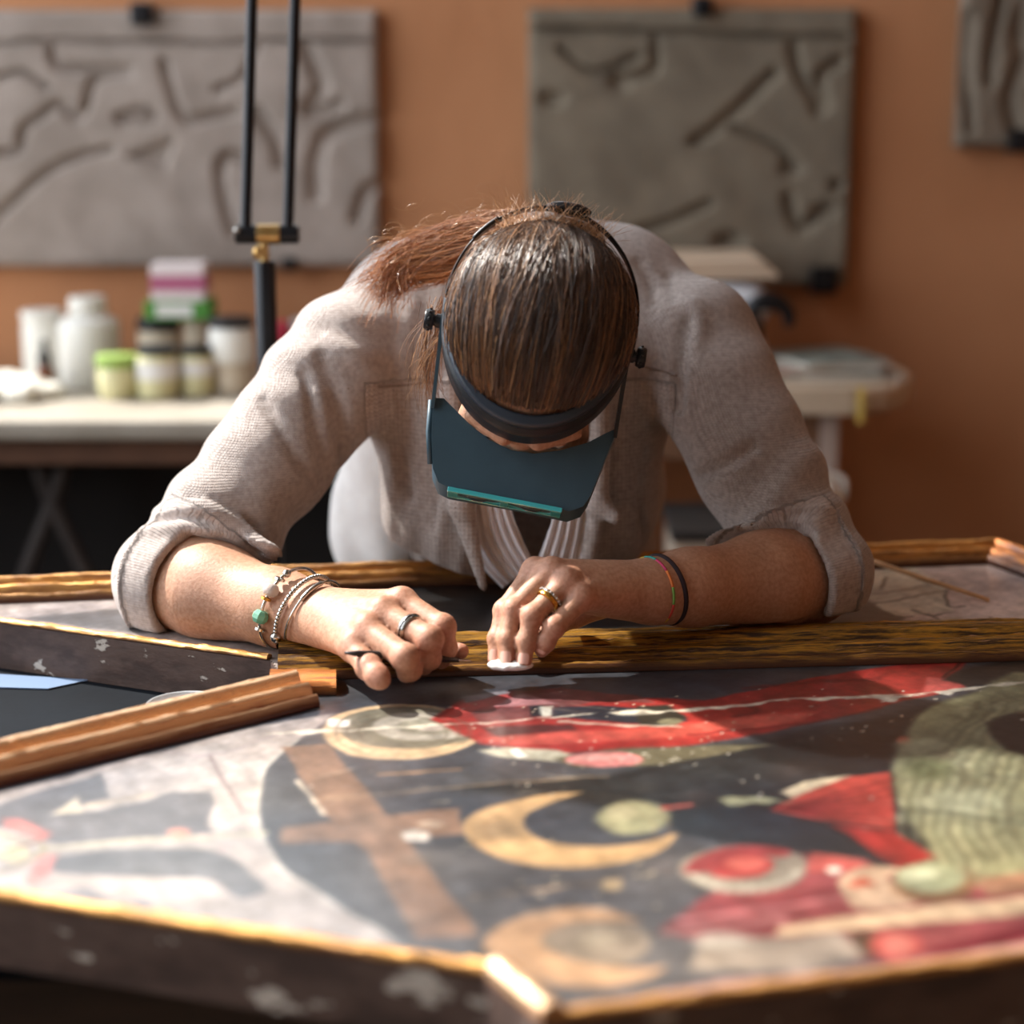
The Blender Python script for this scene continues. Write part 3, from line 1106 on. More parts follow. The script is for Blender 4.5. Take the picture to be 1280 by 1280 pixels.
def bed_height(p):
    """top of the panel or of its gilt rail below a point"""
    yb = RAIL_A[1] + (p[:, 0] - RAIL_A[0]) * rb_dir[1] / rb_dir[0]
    s_ = (yb - p[:, 1]) / 0.098
    on = np.clip(np.minimum(s_ + 0.02, 1.02 - s_) / 0.05, 0, 1) * (p[:, 0] > RAIL_A[0])
    return SZ + 0.0015 + 0.0205 * on


def joints(H):
    return {k: [(PY(a, b, y), r) for a, b, y, r in v] for k, v in H.items()}


JL, JR = joints(HL), joints(HR)


def sdf_hand(p, J, W, wr, el):
    ax = norm(W - el)
    # palm
    palm = None
    for k in ('index', 'middle', 'ring', 'little'):
        c, r = J[k][0]
        d = rcone(p, W, c, wr * 0.80, r * 1.02)
        palm = d if palm is None else smin(palm, d, 0.016)
    # heel of the hand below
    kn = (J['index'][0][0] + J['little'][0][0]) / 2
    mid = (W + kn) / 2
    palm = smin(palm, rcone(p, W + (0, 0, -0.008), (kn + mid) / 2 + (0, 0, -0.012), wr * 0.72, 0.013), 0.014)
    # thumb root
    c0, r0 = J['thumb'][0]
    c1, r1 = J['thumb'][1]
    th = rcone(p, (W + c0) / 2, c1, 0.017, r1)
    palm = smin(palm, th, 0.014)
    # knuckles and tendons on the back
    for k in ('index', 'middle', 'ring', 'little'):
        c, r = J[k][0]
        up = np.array((0, -0.25, 0.97))
        palm = smin(palm, np.linalg.norm(p - (c + up * r * 0.30), axis=1) - r * 0.88, 0.007)
        palm = smin(palm, rcone(p, W * 0.6 + c * 0.4 + up * (wr * 0.30 + r * .38), c + up * r * 0.95, 0.0022, 0.0026), 0.006)
    d = palm
    fing = None
    for k, ch in J.items():
        f = None
        for i, ((a, ra), (b, rb)) in enumerate(zip(ch[:-1], ch[1:])):
            g = rcone(p, a, b, ra * (1 if i == 0 else 0.97), rb * 0.95)
            f = g if f is None else smin(f, g, 0.004)
        for i, (a, ra) in enumerate(ch[1:-1]):
            f = smin(f, np.linalg.norm(p - a, axis=1) - ra * (1.06 if i == 0 else 0.99), 0.005)
        fing = f if fing is None else smin(fing, f, 0.0016)
    return smin(d, fing, 0.0062)


def arm_parts(p, sh, el, W, wr):
    up = rcone(p, sh, el, 0.050, 0.043)
    ax = norm(W - el)
    a = el
    b = el + (W - el) * 0.30
    lo = rcone(p, a, b, 0.043, 0.0465)
    lo = smin(lo, rcone(p, b, el + (W - el) * 0.80, 0.0465, 0.0335), 0.02)
    lo = smin(lo, rcone(p, el + (W - el) * 0.78, W, 0.034, wr), 0.02)
    return smin(up, lo, 0.02)


# head frame: crown toward the viewer, face down at the work, rolled a little
HC = PY(672, 420, 1.775)
e_c = norm(np.array((0, 0, ZC)) - HC)
rt = norm(np.cross((0, 0, 1.0), -e_c)) * -1
rt = rt if rt[0] > 0 else -rt
dn = np.cross(rt, e_c)
dn = dn if dn[2] < 0 else -dn
ROLL = math.radians(9)
F0 = norm(dn * math.cos(ROLL) - rt * math.sin(ROLL))
HRt = norm(rt * math.cos(ROLL) + dn * math.sin(ROLL))
TILT = math.radians(16)
HU = e_c * math.cos(TILT) - F0 * math.sin(TILT)
HF = F0 * math.cos(TILT) + e_c * math.sin(TILT)
HM = np.array([HRt, HF, HU])                         # rows: right, front, up


def H(r, f, u):
    return HC + HRt * r + HF * f + HU * u


def HPX(px, py, u):
    """pixel ray meets the head plane at height u"""
    o = np.array((0, 0, ZC))
    d = ray(px, py)
    t = ((HC + HU * u - o) @ HU) / (d @ HU)
    return o + d * t


C7 = np.array((0.012, 2.055, 1.105))
CHEST = np.array((0.010, 2.075, 1.035))
BELLY = np.array((0.010, 2.235, 0.855))
WAIST = np.array((0.010, 2.325, 0.745))
PELV = np.array((0.010, 2.420, 0.585))
XN = np.array((1.0, 0, 0))


def torso(p, g=0.0):
    q = p.copy()
    q[:, 0] = (q[:, 0] - 0.010) / 1.38 + 0.010
    d = rcone(q, CHEST, BELLY, 0.108 + g, 0.100 + g)
    d = smin(d, rcone(q, BELLY, WAIST, 0.100 + g, 0.096 + g), 0.05)
    d = smin(d, rcone(q, WAIST, PELV, 0.096 + g, 0.120 + g), 0.06)
    d = smin(d, rcone(p, SH_L + (0.02, 0.03, 0), C7 + (0, 0.03, 0), 0.050 + g, 0.060 + g), 0.05)
    d = smin(d, rcone(p, SH_R + (-0.02, 0.03, 0), C7 + (0, 0.03, 0), 0.050 + g, 0.060 + g), 0.05)
    return d


def sdf_body(p):
    d = torso(p)
    # neck and head
    d = smin(d, rcone(p, C7, H(0, -0.025, -0.075), 0.056, 0.051), 0.03)
    d = smin(d, near(p, HC, 0.20, sdf_head), 0.02)
    # arms and hands
    aL = smin(arm_parts(p, SH_L, EL_L, WR_L, 0.0285), near(p, (WR_L + JL['ring'][1][0]) / 2, 0.15, lambda q: sdf_hand(q, JL, WR_L, 0.0285, EL_L)), 0.012)
    aR = smin(arm_parts(p, SH_R, EL_R, WR_R, 0.0270), near(p, (WR_R + JR['ring'][1][0]) / 2, 0.16, lambda q: sdf_hand(q, JR, WR_R, 0.0270, EL_R)), 0.012)
    d = smin(d, aL, 0.02)
    d = smin(d, aR, 0.02)
    # hips only: the legs are inside the trousers
    for s in (-1, 1):
        d = smin(d, rcone(p, PELV + (s * 0.085, 0, -0.02), np.array((0.01 + s * 0.13, 2.20, 0.545)), 0.080, 0.060), 0.05)
    # forearms rest flat on the panel
    bed = np.where((p[:, 1] < 2.15) & (p[:, 2] > 0.70), bed_height(p) - p[:, 2], -1.0)
    return np.maximum(d, bed)


def sdf_head(p):
    hd = ellip(p, H(0, 0.004, 0.035), HM, (0.074, 0.087, 0.080))
    hd = smin(hd, ellip(p, H(0, 0.034, -0.040), HM, (0.060, 0.074, 0.075)), 0.03)
    hd = smin(hd, ellip(p, H(0, 0.066, -0.092), HM, (0.034, 0.032, 0.026)), 0.03)     # chin
    hd = smin(hd, rcone(p, H(0, 0.096, -0.010), H(0, 0.113, -0.045), 0.009, 0.012), 0.012)   # nose
    for s in (-1, 1):
        hd = smin(hd, rcone(p, H(s * 0.016, 0.102, 0.008), H(s * 0.048, 0.086, 0.004), 0.008, 0.007), 0.012)  # brow
        hd = smin(hd, ellip(p, H(s * 0.040, 0.080, -0.040), HM, (0.022, 0.018, 0.018)), 0.02)           # cheek
        eye = np.linalg.norm(p - H(s * 0.031, 0.088, -0.012), axis=1) - 0.013
        hd = smin(hd, eye, 0.004)
        ear = ellip(p, H(s * 0.078, -0.008, -0.018), HM, (0.010, 0.018, 0.030))
        hd = smin(hd, ear, 0.006)
        hd = smax(hd, -(np.linalg.norm(p - H(s * 0.087, -0.002, -0.016), axis=1) - 0.009), 0.006)
    for du, rr in ((-0.063, .0062), (-0.071, .007)):                        # lips
        hd = smin(hd, rcone(p, H(-0.018, 0.097, du), H(0.018, 0.097, du), rr, rr), 0.006)
    return hd


VB, FB = sdf_mesh(sdf_body, (-0.46, 1.54, 0.42), (0.46, 2.60, 1.26), 0.0022)
# skin colour: warm olive with redder knuckles and fingertips, paler forearm
cb = np.tile(np.array((0.50, 0.275, 0.175)), (len(VB), 1))
nz = smooth_noise(VB * 160, 31) * 0.05 + smooth_noise(VB * 45, 32) * 0.05
cb *= (1 + nz)[:, None]
for J in (JL, JR):
    for k, ch in J.items():
        for i, (c, r) in enumerate(ch):
            d = np.linalg.norm(VB - c, axis=1)
            wgt = np.exp(-(d / (r * 1.25)) ** 2) * (0.55 if i in (0, 1) else 0.7 if i == 3 else 0.3)
            cb = cb * (1 - wgt[:, None]) + np.array((0.55, 0.225, 0.16)) * wgt[:, None]
hd_ = np.linalg.norm(VB - H(0, 0.06, -0.06), axis=1)
wl = np.exp(-(np.linalg.norm((VB - H(0, 0.103, -0.067)) @ HM.T / (2.0, 1.2, 0.8), axis=1) / 0.010) ** 2)
cb = cb * (1 - wl[:, None]) + np.array((0.50, 0.17, 0.15)) * wl[:, None]
for s in (-1, 1):                                       # eye whites and irises
    e_ = H(s * 0.031, 0.101, -0.012)
    dd = np.linalg.norm((VB - e_) @ HM.T / (1.6, 1.0, 0.8), axis=1)
    wv = (dd < 0.007).astype(float)[:, None]
    cb = cb * (1 - wv) + np.array((0.75, 0.7, 0.66)) * wv
    wv = (np.linalg.norm(VB - e_, axis=1) < 0.0045).astype(float)[:, None]
    cb = cb * (1 - wv) + np.array((0.10, 0.06, 0.04)) * wv

m_skin = mat('skin', (255, 255, 255), 0.54, attr='Col', col2=(232, 222, 214), scale=260, detail=3, bump=0.00035, bscale=420)
ps = m_skin.node_tree.nodes['Principled BSDF']
ps.inputs['Subsurface Weight'].default_value = 0.12
ps.inputs['Subsurface Radius'].default_value = (1.0, 0.35, 0.2)
ps.inputs['Subsurface Scale'].default_value = 0.006
person = mesh_obj('person', VB, FB, m_skin, smooth=True, col=np.clip(cb, 0, 1), base=(0.01, 2.42, 0.0),
                  label='person in a grey cardigan bent over the panel, dabbing the gilt rail with both hands', cat='person')

# ---- cardigan
PLL = (norm((0.75, -0.62, 0.0)), None)
PLR = (norm((-0.75, -0.62, 0.0)), None)
PLL = (PLL[0], PY(205, 728, 1.822))
PLR = (PLR[0], PY(1012, 728, 1.822))


def sleeve(p, sh, el, W, pl, sd):
    t = np.clip(((p - sh) @ (el - sh)) / ((el - sh) @ (el - sh)), 0, 1.2)
    ax = norm(el - sh)
    # soft folds: oblique rings that deepen toward the elbow
    q = p - sh
    along = q @ ax
    side = q @ norm(np.cross(ax, (0, 1, 0.3)))
    s1 = np.sin(along * 92 + side * 38 + sd + 1.8 * np.sin(side * 26 + along * 14 + sd))
    s2 = np.sin(along * 47 - side * 64 + 2.1 * sd + 1.4 * np.sin(along * 30))
    amp = 0.0016 + 0.0028 * np.exp(-((along - 0.215) / 0.050) ** 2) + 0.002 * np.exp(-((along - 0.03) / 0.05) ** 2)
    fold = amp * (0.65 * s1 + 0.5 * s2)
    d = rcone(p, sh, el, 0.0665, 0.0605)
    fa = el + (W - el) * 0.55
    d = smin(d, rcone(p, el, fa, 0.0605, 0.0590), 0.012)
    d = d - fold
    cut = (p - pl[1]) @ pl[0] - 0.25 * np.clip((0.86 - t) / 0.34, 0, 1)
    # ribbed cuff is a little tighter, with a hem ridge
    d = d - 0.0022 * np.exp(-((cut + 0.040) / 0.004) ** 2) + 0.0015 * (cut > -0.036)
    d = smax(d, cut, 0.004)
    hollow = rcone(p, el, fa, 0.0495, 0.0500)
    hollow = np.maximum(np.maximum(hollow, -(cut + 0.035)), (0.90 - t) * 0.30)
    return smax(d, -hollow, 0.002)


def sdf_cardigan(p):
    d = torso(p, 0.012)
    # the front panels hang from the chest toward the panel
    q = p.copy()
    q[:, 0] = (q[:, 0] - 0.008) / 1.40
    dr = rcone(q, np.array((0.0, 2.055, 1.02)), np.array((0.0, 2.040, 0.880)), 0.112, 0.108)
    d = smin(d, dr, 0.04)
    sL = sleeve(p, SH_L, EL_L, WR_L, PLL, 0.3)
    sR = sleeve(p, SH_R, EL_R, WR_R, PLR, 2.2)
    d = smin(d, rcone(p, np.array((-0.105, 2.075, 1.095)), np.array((0.115, 2.075, 1.110)), 0.068, 0.068), 0.05)   # upper back
    # long hanging folds on the front
    fr_ = np.exp(-((p[:, 1] - 1.93) / 0.06) ** 2)
    d = d - fr_ * (0.0050 * np.sin(p[:, 0] * 95 + p[:, 2] * 16 + 0.9 * np.sin(p[:, 2] * 24)) * np.clip((1.02 - p[:, 2]) / 0.12, 0.1, 1)
                   + 0.002 * np.sin(p[:, 0] * 210 - p[:, 2] * 30))
    # armpit creases
    d = smin(d, sL, 0.022)
    d = smin(d, sR, 0.022)
    d = d + 0.0008 * smooth_noise(p * 55, 8)
    # open front: V between the lapels
    xl = -0.050 + (1.0 - p[:, 2]) * 0.10
    xr = 0.084 - (1.0 - p[:, 2]) * 0.05
    op = np.maximum(np.maximum(xl - p[:, 0], p[:, 0] - xr), np.maximum(p[:, 1] - 2.035, p[:, 2] - 1.09))
    d = smax(d, -op, 0.008)
    # neck hole around the bowed neck
    nk = rcone(p, C7 + (0, 0.0, 0.0), H(0, -0.02, -0.05), 0.062, 0.072)
    d = smax(d, -nk, 0.008)
    # lapel rolls
    lp = rcone(p, np.array((-0.064, 1.950, 1.030)), np.array((-0.052, 1.932, 0.905)), 0.011, 0.013)
    lp = smin(lp, rcone(p, np.array((-0.052, 1.932, 0.905)), np.array((-0.029, 1.918, 0.818)), 0.013, 0.004), 0.01)
    d = smin(d, lp, 0.010)
    rp = rcone(p, np.array((0.092, 1.950, 1.040)), np.array((0.089, 1.935, 0.905)), 0.011, 0.011)
    rp = smin(rp, rcone(p, np.array((0.089, 1.935, 0.905)), np.array((0.106, 1.925, 0.893)), 0.011, 0.007), 0.008)
    rp = smin(rp, rcone(p, np.array((0.090, 1.94, 0.90)), np.array((0.078, 1.950, 0.830)), 0.009, 0.008), 0.01)
    d = smin(d, rp, 0.010)
    # hem: rises to the left side
    zb = np.interp(p[:, 0], [-0.215, -0.205, -0.165, -0.13, -0.06, -0.03, 0.25], [0.60, 0.905, 0.872, 0.846, 0.826, 0.816, 0.820])
    hem = np.where(p[:, 1] < 2.165, zb - p[:, 2], 0.60 - p[:, 2])
    d = smax(d, hem, 0.006)
    return np.maximum(d, np.where(p[:, 1] < 2.165, SZ + 0.0015 - p[:, 2], -1.0))


def on_surface(pts, fn, y0=1.72, y1=2.14):
    out = []
    for px, py in pts:
        ys = np.linspace(y0, y1, 260)
        P = np.array([PY(px, py, y) for y in ys])
        d = fn(P)
        i = np.argmax(d < 0) if (d < 0).any() else None
        if i is not None:
            out.append(P[i])
    return np.array(out)


GROOVES = [([(402, 445), (418, 490), (427, 540), (424, 590), (410, 636)], 0.0085), ([(380, 470), (392, 520), (402, 570), (404, 610)], 0.0035), ([(864, 396), (850, 450), (847, 510), (852, 570), (858, 600)], 0.0085),
           ([(330, 500), (352, 540), (372, 575), (392, 600)], 0.0030), ([(868, 600), (900, 584), (940, 560)], 0.0035), ([(206, 652), (250, 650), (290, 668), (322, 692)], 0.0035),
           ([(236, 622), (280, 634), (318, 660)], 0.0030), ([(884, 654), (930, 662), (976, 660), (1012, 668)], 0.0030), ([(800, 330), (812, 350), (818, 376)], 0.003), ([(836, 345), (842, 372)], 0.003),
           ([(500, 560), (512, 620), (520, 700)], 0.005), ([(560, 520), (552, 580), (540, 660)], 0.004), ([(455, 600), (470, 650), (500, 710)], 0.005), ([(810, 560), (800, 620), (805, 680)], 0.005)]
RIDGES = [([(196, 640), (244, 634), (296, 652), (336, 684)], 0.0042), ([(180, 664), (222, 660), (262, 668)], 0.0030),
          ([(866, 380), (874, 400), (872, 430)], 0.004), ([(412, 425), (436, 440), (470, 470)], 0.004)]
MARKS = []
for L_, s_ in ((GROOVES, 1), (RIDGES, -1)):
    for g, r in L_:
        P = on_surface(g, sdf_cardigan)
        if len(P) > 1:
            MARKS.append((catmull(P, 3), r, s_))


def sdf_cardigan_full(p):
    d = sdf_cardigan(p)
    near_ = np.abs(d) < 0.03
    if not near_.any():
        return d
    q = p[near_]
    dd = d[near_]
    for P, r, s_ in MARKS:
        c_ = P.mean(0)
        R_ = np.linalg.norm(P - c_, axis=1).max() + 0.03
        m_ = np.linalg.norm(q - c_, axis=1) < R_
        if not m_.any():
            continue
        g = np.full(m_.sum(), 1e9)
        n_ = len(P) - 1
        for i in range(n_):
            w0 = 0.75 * r * (0.35 + 0.65 * math.sin(math.pi * (i + 0.2) / (n_ + 0.4)))
            g = np.minimum(g, rcone(q[m_], P[i], P[i + 1], w0, w0))
        dd[m_] = smax(dd[m_], -g, 0.013) if s_ > 0 else smin(dd[m_], g, 0.016)
    d[near_] = dd
    return d


VCd, FCd = sdf_mesh(sdf_cardigan_full, (-0.50, 1.74, 0.56), (0.50, 2.66, 1.26), 0.0031)

m_card, nt, p = new_mat('grey_taupe_knit')
N, L = nt.nodes, nt.links
p.inputs['Roughness'].default_value = 0.92
p.inputs['Sheen Weight'].default_value = 0.35
p.inputs['Sheen Roughness'].default_value = 0.4
tc = N.new('ShaderNodeTexCoord')
no = N.new('ShaderNodeTexNoise')
no.inputs['Scale'].default_value = 190
no.inputs['Detail'].default_value = 3
L.new(tc.outputs['Object'], no.inputs['Vector'])
rp_ = N.new('ShaderNodeValToRGB')
rp_.color_ramp.elements[0].position, rp_.color_ramp.elements[0].color = 0.3, lin((166, 151, 143))
rp_.color_ramp.elements[1].position, rp_.color_ramp.elements[1].color = 0.7, lin((196, 183, 176))
L.new(no.outputs['Fac'], rp_.inputs['Fac'])
# knit columns: the UV map stores stitch coordinates (column, row); rows of small v stitches
uvn = N.new('ShaderNodeUVMap')
sx = N.new('ShaderNodeSeparateXYZ')
L.new(uvn.outputs[0], sx.inputs[0])


def mth(op, a, b=None, c=None):
    n = N.new('ShaderNodeMath')
    n.operation = op
    for i, v in enumerate((a, b, c)):
        if v is None:
            continue
        if isinstance(v, (int, float)):
            n.inputs[i].default_value = v
        else:
            L.new(v, n.inputs[i])
    return n.outputs[0]


cu = mth('SINE', mth('MULTIPLY', sx.outputs['X'], 2 * math.pi))
ab = mth('ABSOLUTE', mth('SINE', mth('MULTIPLY', sx.outputs['X'], math.pi)))
cv_ = mth('SINE', mth('ADD', mth('MULTIPLY', sx.outputs['Y'], 2 * math.pi), mth('MULTIPLY', ab, 3.0)))
kn = mth('ADD', mth('MULTIPLY', ab, 0.6), mth('MULTIPLY', cv_, 0.4))
b = N.new('ShaderNodeBump')
b.inputs['Distance'].default_value = 0.0010
b.inputs['Strength'].default_value = 0.8
L.new(kn, b.inputs['Height'])
n2 = N.new('ShaderNodeTexNoise')
n2.inputs['Scale'].default_value = 420
L.new(tc.outputs['Object'], n2.inputs['Vector'])
b2 = N.new('ShaderNodeBump')
b2.inputs['Distance'].default_value = 0.0006
L.new(n2.outputs['Fac'], b2.inputs['Height'])
L.new(b.outputs[0], b2.inputs['Normal'])
L.new(b2.outputs[0], p.inputs['Normal'])
mul = N.new('ShaderNodeMix')
mul.data_type = 'RGBA'
mul.blend_type = 'MULTIPLY'
fac = mth('MULTIPLY_ADD', kn, 0.28, 0.80)
mul.inputs['Factor'].default_value = 1.0
cmb = N.new('ShaderNodeCombineColor')
for i in range(3):
    L.new(fac, cmb.inputs[i])
L.new(rp_.outputs['Color'], mul.inputs['A'])
L.new(cmb.outputs[0], mul.inputs['B'])
L.new(mul.outputs['Result'], p.inputs['Base Color'])


def knit_uv(V):
    """stitch coordinates: fine on sleeves and yoke, coarse on the front panels, ribs at the cuffs"""
    uvc = np.zeros((len(V), 2))
    uvc[:, 0] = V[:, 0] / 0.0022 + V[:, 1] / 0.0030
    uvc[:, 1] = V[:, 2] / 0.0024
    front = (V[:, 2] < 1.030) & (V[:, 1] < 2.03) & (V[:, 0] > -0.150) & (V[:, 0] < 0.165)
    uvc[front, 0] = V[front, 0] / 0.0044
    uvc[front, 1] = V[front, 2] / 0.0046
    for sh, el, W, pl in ((SH_L, EL_L, WR_L, PLL), (SH_R, EL_R, WR_R, PLR)):
        ax = norm(W - el)
        cut = (V - pl[1]) @ pl[0]
        tt_ = ((V - sh) @ (el - sh)) / ((el - sh) @ (el - sh))
        near = (cut > -0.036) & (np.linalg.norm(V - el, axis=1) < 0.16) & (tt_ > 0.78)
        e1 = norm(np.cross(pl[0], (0, 0, 1)))
        e2 = np.cross(pl[0], e1)
        ang = np.arctan2((V - el) @ e1, (V - el) @ e2)
        uvc[near, 0] = ang[near] * 22
        uvc[near, 1] = 0.0
    return uvc


card = mesh_obj('cardigan', VCd, FCd, m_card, person, smooth=True, uv=knit_uv(VCd), label='grey-taupe knitted open cardigan with ribbed elbow cuffs')

# seams: yoke line and armhole lines as fine stitched cords
m_seam = mat('cardigan_seam', (132, 116, 108), 0.95)


for pts in ([(434, 486), (470, 484), (510, 481), (538, 478)], [(806, 458), (826, 463), (846, 470)]):
    P = on_surface(pts, sdf_cardigan)
    if len(P) < 2:
        continue
    P = catmull(P, 6)
    MB().tube(P, 0.0011, 6).build('seam', m_seam, card, smooth=True)

# ---- dark top, white scarf and white shirt tail
m_top = mat('dark_top', (34, 34, 42), 0.9, col2=(26, 26, 33), scale=80)
VT, FT = sdf_mesh(lambda p: np.maximum(np.maximum(torso(p, 0.004), 0.55 - p[:, 2]), np.where(p[:, 1] < 2.165, SZ + 0.02 - p[:, 2], -1.0)),
                  (-0.30, 1.90, 0.50), (0.30, 2.62, 1.22), 0.006)
mesh_obj('dark_top', VT, FT, m_top, person, smooth=True, label='dark navy top under the scarf')
m_scarf = mat('white_scarf', (240, 235, 236), 0.85, col2=(230, 223, 224), scale=60, bump=0.0004, bscale=300)


def ribbon(name, left, right, y_l, y_r, m, pleats=5, amp=0.004, parent=None, thick=0.003, nu=36, nv=44, label=None):
    """cloth between two pixel edges, pleated across"""
    Lc, Rc = catmull(left, 10), catmull(right, 10)
    ti = np.linspace(0, 1, nv)

    def samp(C):
        s = np.linspace(0, 1, len(C))
        return np.stack([np.interp(ti, s, C[:, k]) for k in range(C.shape[1])], -1)
    Lc, Rc = samp(Lc), samp(Rc)
    V = []
    for j in range(nv):
        for i in range(nu):
            a = i / (nu - 1)
            px, py = Lc[j] * (1 - a) + Rc[j] * a
            y = y_l * (1 - a) + y_r * a - amp * math.sin(a * pleats * 2 * math.pi + 0.6 * math.sin(j * 0.12)) - 0.004 * math.sin(math.pi * a)
            V.append(PY(px, py, y))
    V = np.array(V)
    back = V + np.array((0, thick, 0))
    Fc = []
    n = nu * nv
    for j in range(nv - 1):
        for i in range(nu - 1):
            q = (j * nu + i, j * nu + i + 1, (j + 1) * nu + i + 1, (j + 1) * nu + i)
            Fc.append(q[::-1])
            Fc.append(tuple(n + k for k in q))
    rim = [i for i in range(nu)] + [j * nu + nu - 1 for j in range(1, nv)] + [(nv - 1) * nu + i for i in range(nu - 2, -1, -1)] + [j * nu for j in range(nv - 2, 0, -1)]
    for a, b_ in zip(rim, rim[1:] + rim[:1]):
        Fc.append((a, b_, n + b_, n + a))
    return mesh_obj(name, np.concatenate((V, back)), Fc, m, parent, smooth=True, label=label)


ribbon('scarf', [(572, 540), (578, 620), (590, 690), (628, 736)], [(622, 540), (638, 632), (652, 672), (668, 706)], 1.952, 1.935, m_scarf, 6, 0.0045, person,
       label='white pleated scarf hanging at the neck')
ribbon('scarf', [(700, 520), (692, 636), (684, 668), (670, 706)], [(752, 520), (748, 600), (742, 660), (732, 712)], 1.940, 1.952, m_scarf, 5, 0.0045, person)
m_white = mat('white_shirt', (226, 222, 218), 0.85, col2=(214, 208, 204), scale=40, bump=0.001, bscale=40)


def sdf_tail(p):
    d = rcone(p, np.array((-0.150, 2.190, 0.945)), np.array((-0.165, 2.215, 0.800)), 0.050, 0.060, norm((0.5, 0.85, 0)), 2.0)
    d = d - 0.0035 * np.sin(p[:, 0] * 120 + p[:, 2] * 25)
    return np.maximum(d, np.where(p[:, 1] < 2.165, 0.824 - p[:, 2], 0.74 - p[:, 2]))


VW, FW = sdf_mesh(sdf_tail, (-0.30, 2.05, 0.70), (-0.02, 2.34, 1.02), 0.0045)
mesh_obj('shirt_tail', VW, FW, m_white, person, smooth=True, label='white shirt tail showing under the cardigan')

# ---- trousers and shoes
m_trouser = mat('dark_trousers', (38, 42, 52), 0.9, col2=(30, 33, 42), scale=120)


def sdf_trousers(p):
    q = p.copy()
    q[:, 0] = (q[:, 0] - 0.01) / 1.38 + 0.01
    d = rcone(q, WAIST + (0, 0.03, -0.06), PELV, 0.108, 0.132)
    for s in (-1, 1):
        kn_ = np.array((0.01 + s * 0.13, 1.99, 0.545))
        d = smin(d, rcone(p, PELV + (s * 0.085, 0, -0.02), kn_, 0.090, 0.066), 0.05)
        lg = rcone(p, kn_, np.array((0.01 + s * 0.13, 2.08, 0.08)), 0.064, 0.052)
        d = smin(d, lg - 0.002 * np.sin(p[:, 2] * 60), 0.03)
    return np.maximum(np.maximum(d, 0.075 - p[:, 2]), np.where(p[:, 1] < 2.15, p[:, 2] - 0.70, p[:, 2] - 0.76))


VTr, FTr = sdf_mesh(sdf_trousers, (-0.32, 1.88, 0.04), (0.34, 2.66, 0.84), 0.008)
mesh_obj('trousers', VTr, FTr, m_trouser, person, smooth=True)
m_shoe = mat('black_shoe', (24, 22, 22), 0.5)
for s in (-1, 1):
    f_ = lambda p, s=s: np.maximum(smin(rcone(p, np.array((0.01 + s * 0.13, 2.11, 0.045)), np.array((0.01 + s * 0.14, 1.90, 0.035)), 0.044, 0.038), rcone(p, np.array((0.01 + s * 0.13, 2.10, 0.05)), np.array((0.01 + s * 0.13, 2.09, 0.10)), 0.044, 0.042), .02), 0.001 - p[:, 2])
    vv, ff = sdf_mesh(f_, (s * 0.13 - 0.08, 1.82, -0.01), (s * 0.13 + 0.10, 2.19, 0.17), 0.006)
    mesh_obj('shoe', vv, ff, m_shoe, person, smooth=True)

# ---- hair
m_hair, nt, p = new_mat('auburn_brown_hair')
N, L = nt.nodes, nt.links
a_ = N.new('ShaderNodeVertexColor')
a_.layer_name = 'Col'
L.new(a_.outputs['Color'], p.inputs['Base Color'])
p.inputs['Roughness'].default_value = 0.35
p.inputs['Specular IOR Level'].default_value = 0.85
HAIR_C, HAIR_R = (0.0, 0.000, 0.040), np.array((0.083, 0.090, 0.091))


def sdf_hair(p):
    d = ellip(p, H(*HAIR_C), HM, HAIR_R)
    q = (p - HC) @ HM.T
    # hairline: above the brow at the front, down to the nape behind
    line = np.interp(q[:, 1], [-0.12, -0.03, 0.02, 0.06, 0.10], [-0.075, -0.035, 0.016, 0.052, 0.066])
    d = smax(d, line - q[:, 2], 0.008)
    bun = ellip(p, H(0.004, -0.088, 0.022), HM, (0.045, 0.022, 0.035))
    d = smin(d, bun, 0.02)
    ang = np.arctan2(q[:, 0], q[:, 2] + 0.02)
    return d - 0.0009 * np.sin(ang * 46 + 1.5 * np.sin(q[:, 1] * 30)) - 0.0006 * np.sin(ang * 110 + q[:, 1] * 20)


VH, FH = sdf_mesh(sdf_hair, HC - 0.20, HC + 0.20, 0.003)
hcol = np.tile(np.array((0.030, 0.015, 0.009)), (len(VH), 1))
hair = mesh_obj('hair', VH, FH, m_hair, person, smooth=True, col=hcol, label='brown hair with auburn and golden streaks, tied back')

# strands swept from the hairline back over the crown to the tie
SV, SF, SC = [], [], []


def strand(path, r, colr, n=3):
    P = np.asarray(path)
    m = len(P)
    T = np.gradient(P, axis=0)
    T /= np.linalg.norm(T, axis=1)[:, None] + 1e-12
    ref = norm(np.cross(T[m // 2], (0.31, 0.22, 0.93)))
    U = np.cross(T, ref)
    U /= np.linalg.norm(U, axis=1)[:, None] + 1e-12
    Wv = np.cross(T, U)
    rr = r * np.linspace(1.0, 0.45, m)
    base = sum(len(x) for x in SV)
    ring = []
    for k in range(n):
        a = 2 * math.pi * k / n
        ring.append(P + (U * math.cos(a) + Wv * math.sin(a)) * rr[:, None])
    SV.append(np.stack(ring, 1).reshape(-1, 3))
    i = np.arange(m - 1)
    for k in range(n):
        k2 = (k + 1) % n
        SF.append(np.stack((i * n + k, i * n + k2, (i + 1) * n + k2, (i + 1) * n + k), -1) + base)
    SC.append(np.tile(np.asarray(colr), (m * n, 1)))


BROWN = [(0.075, 0.036, 0.019), (0.11, 0.052, 0.025), (0.17, 0.078, 0.034), (0.27, 0.125, 0.05), (0.40, 0.21, 0.09), (0.045, 0.023, 0.014)]
hr = np.random.default_rng(40)
CE = np.array(HAIR_C)


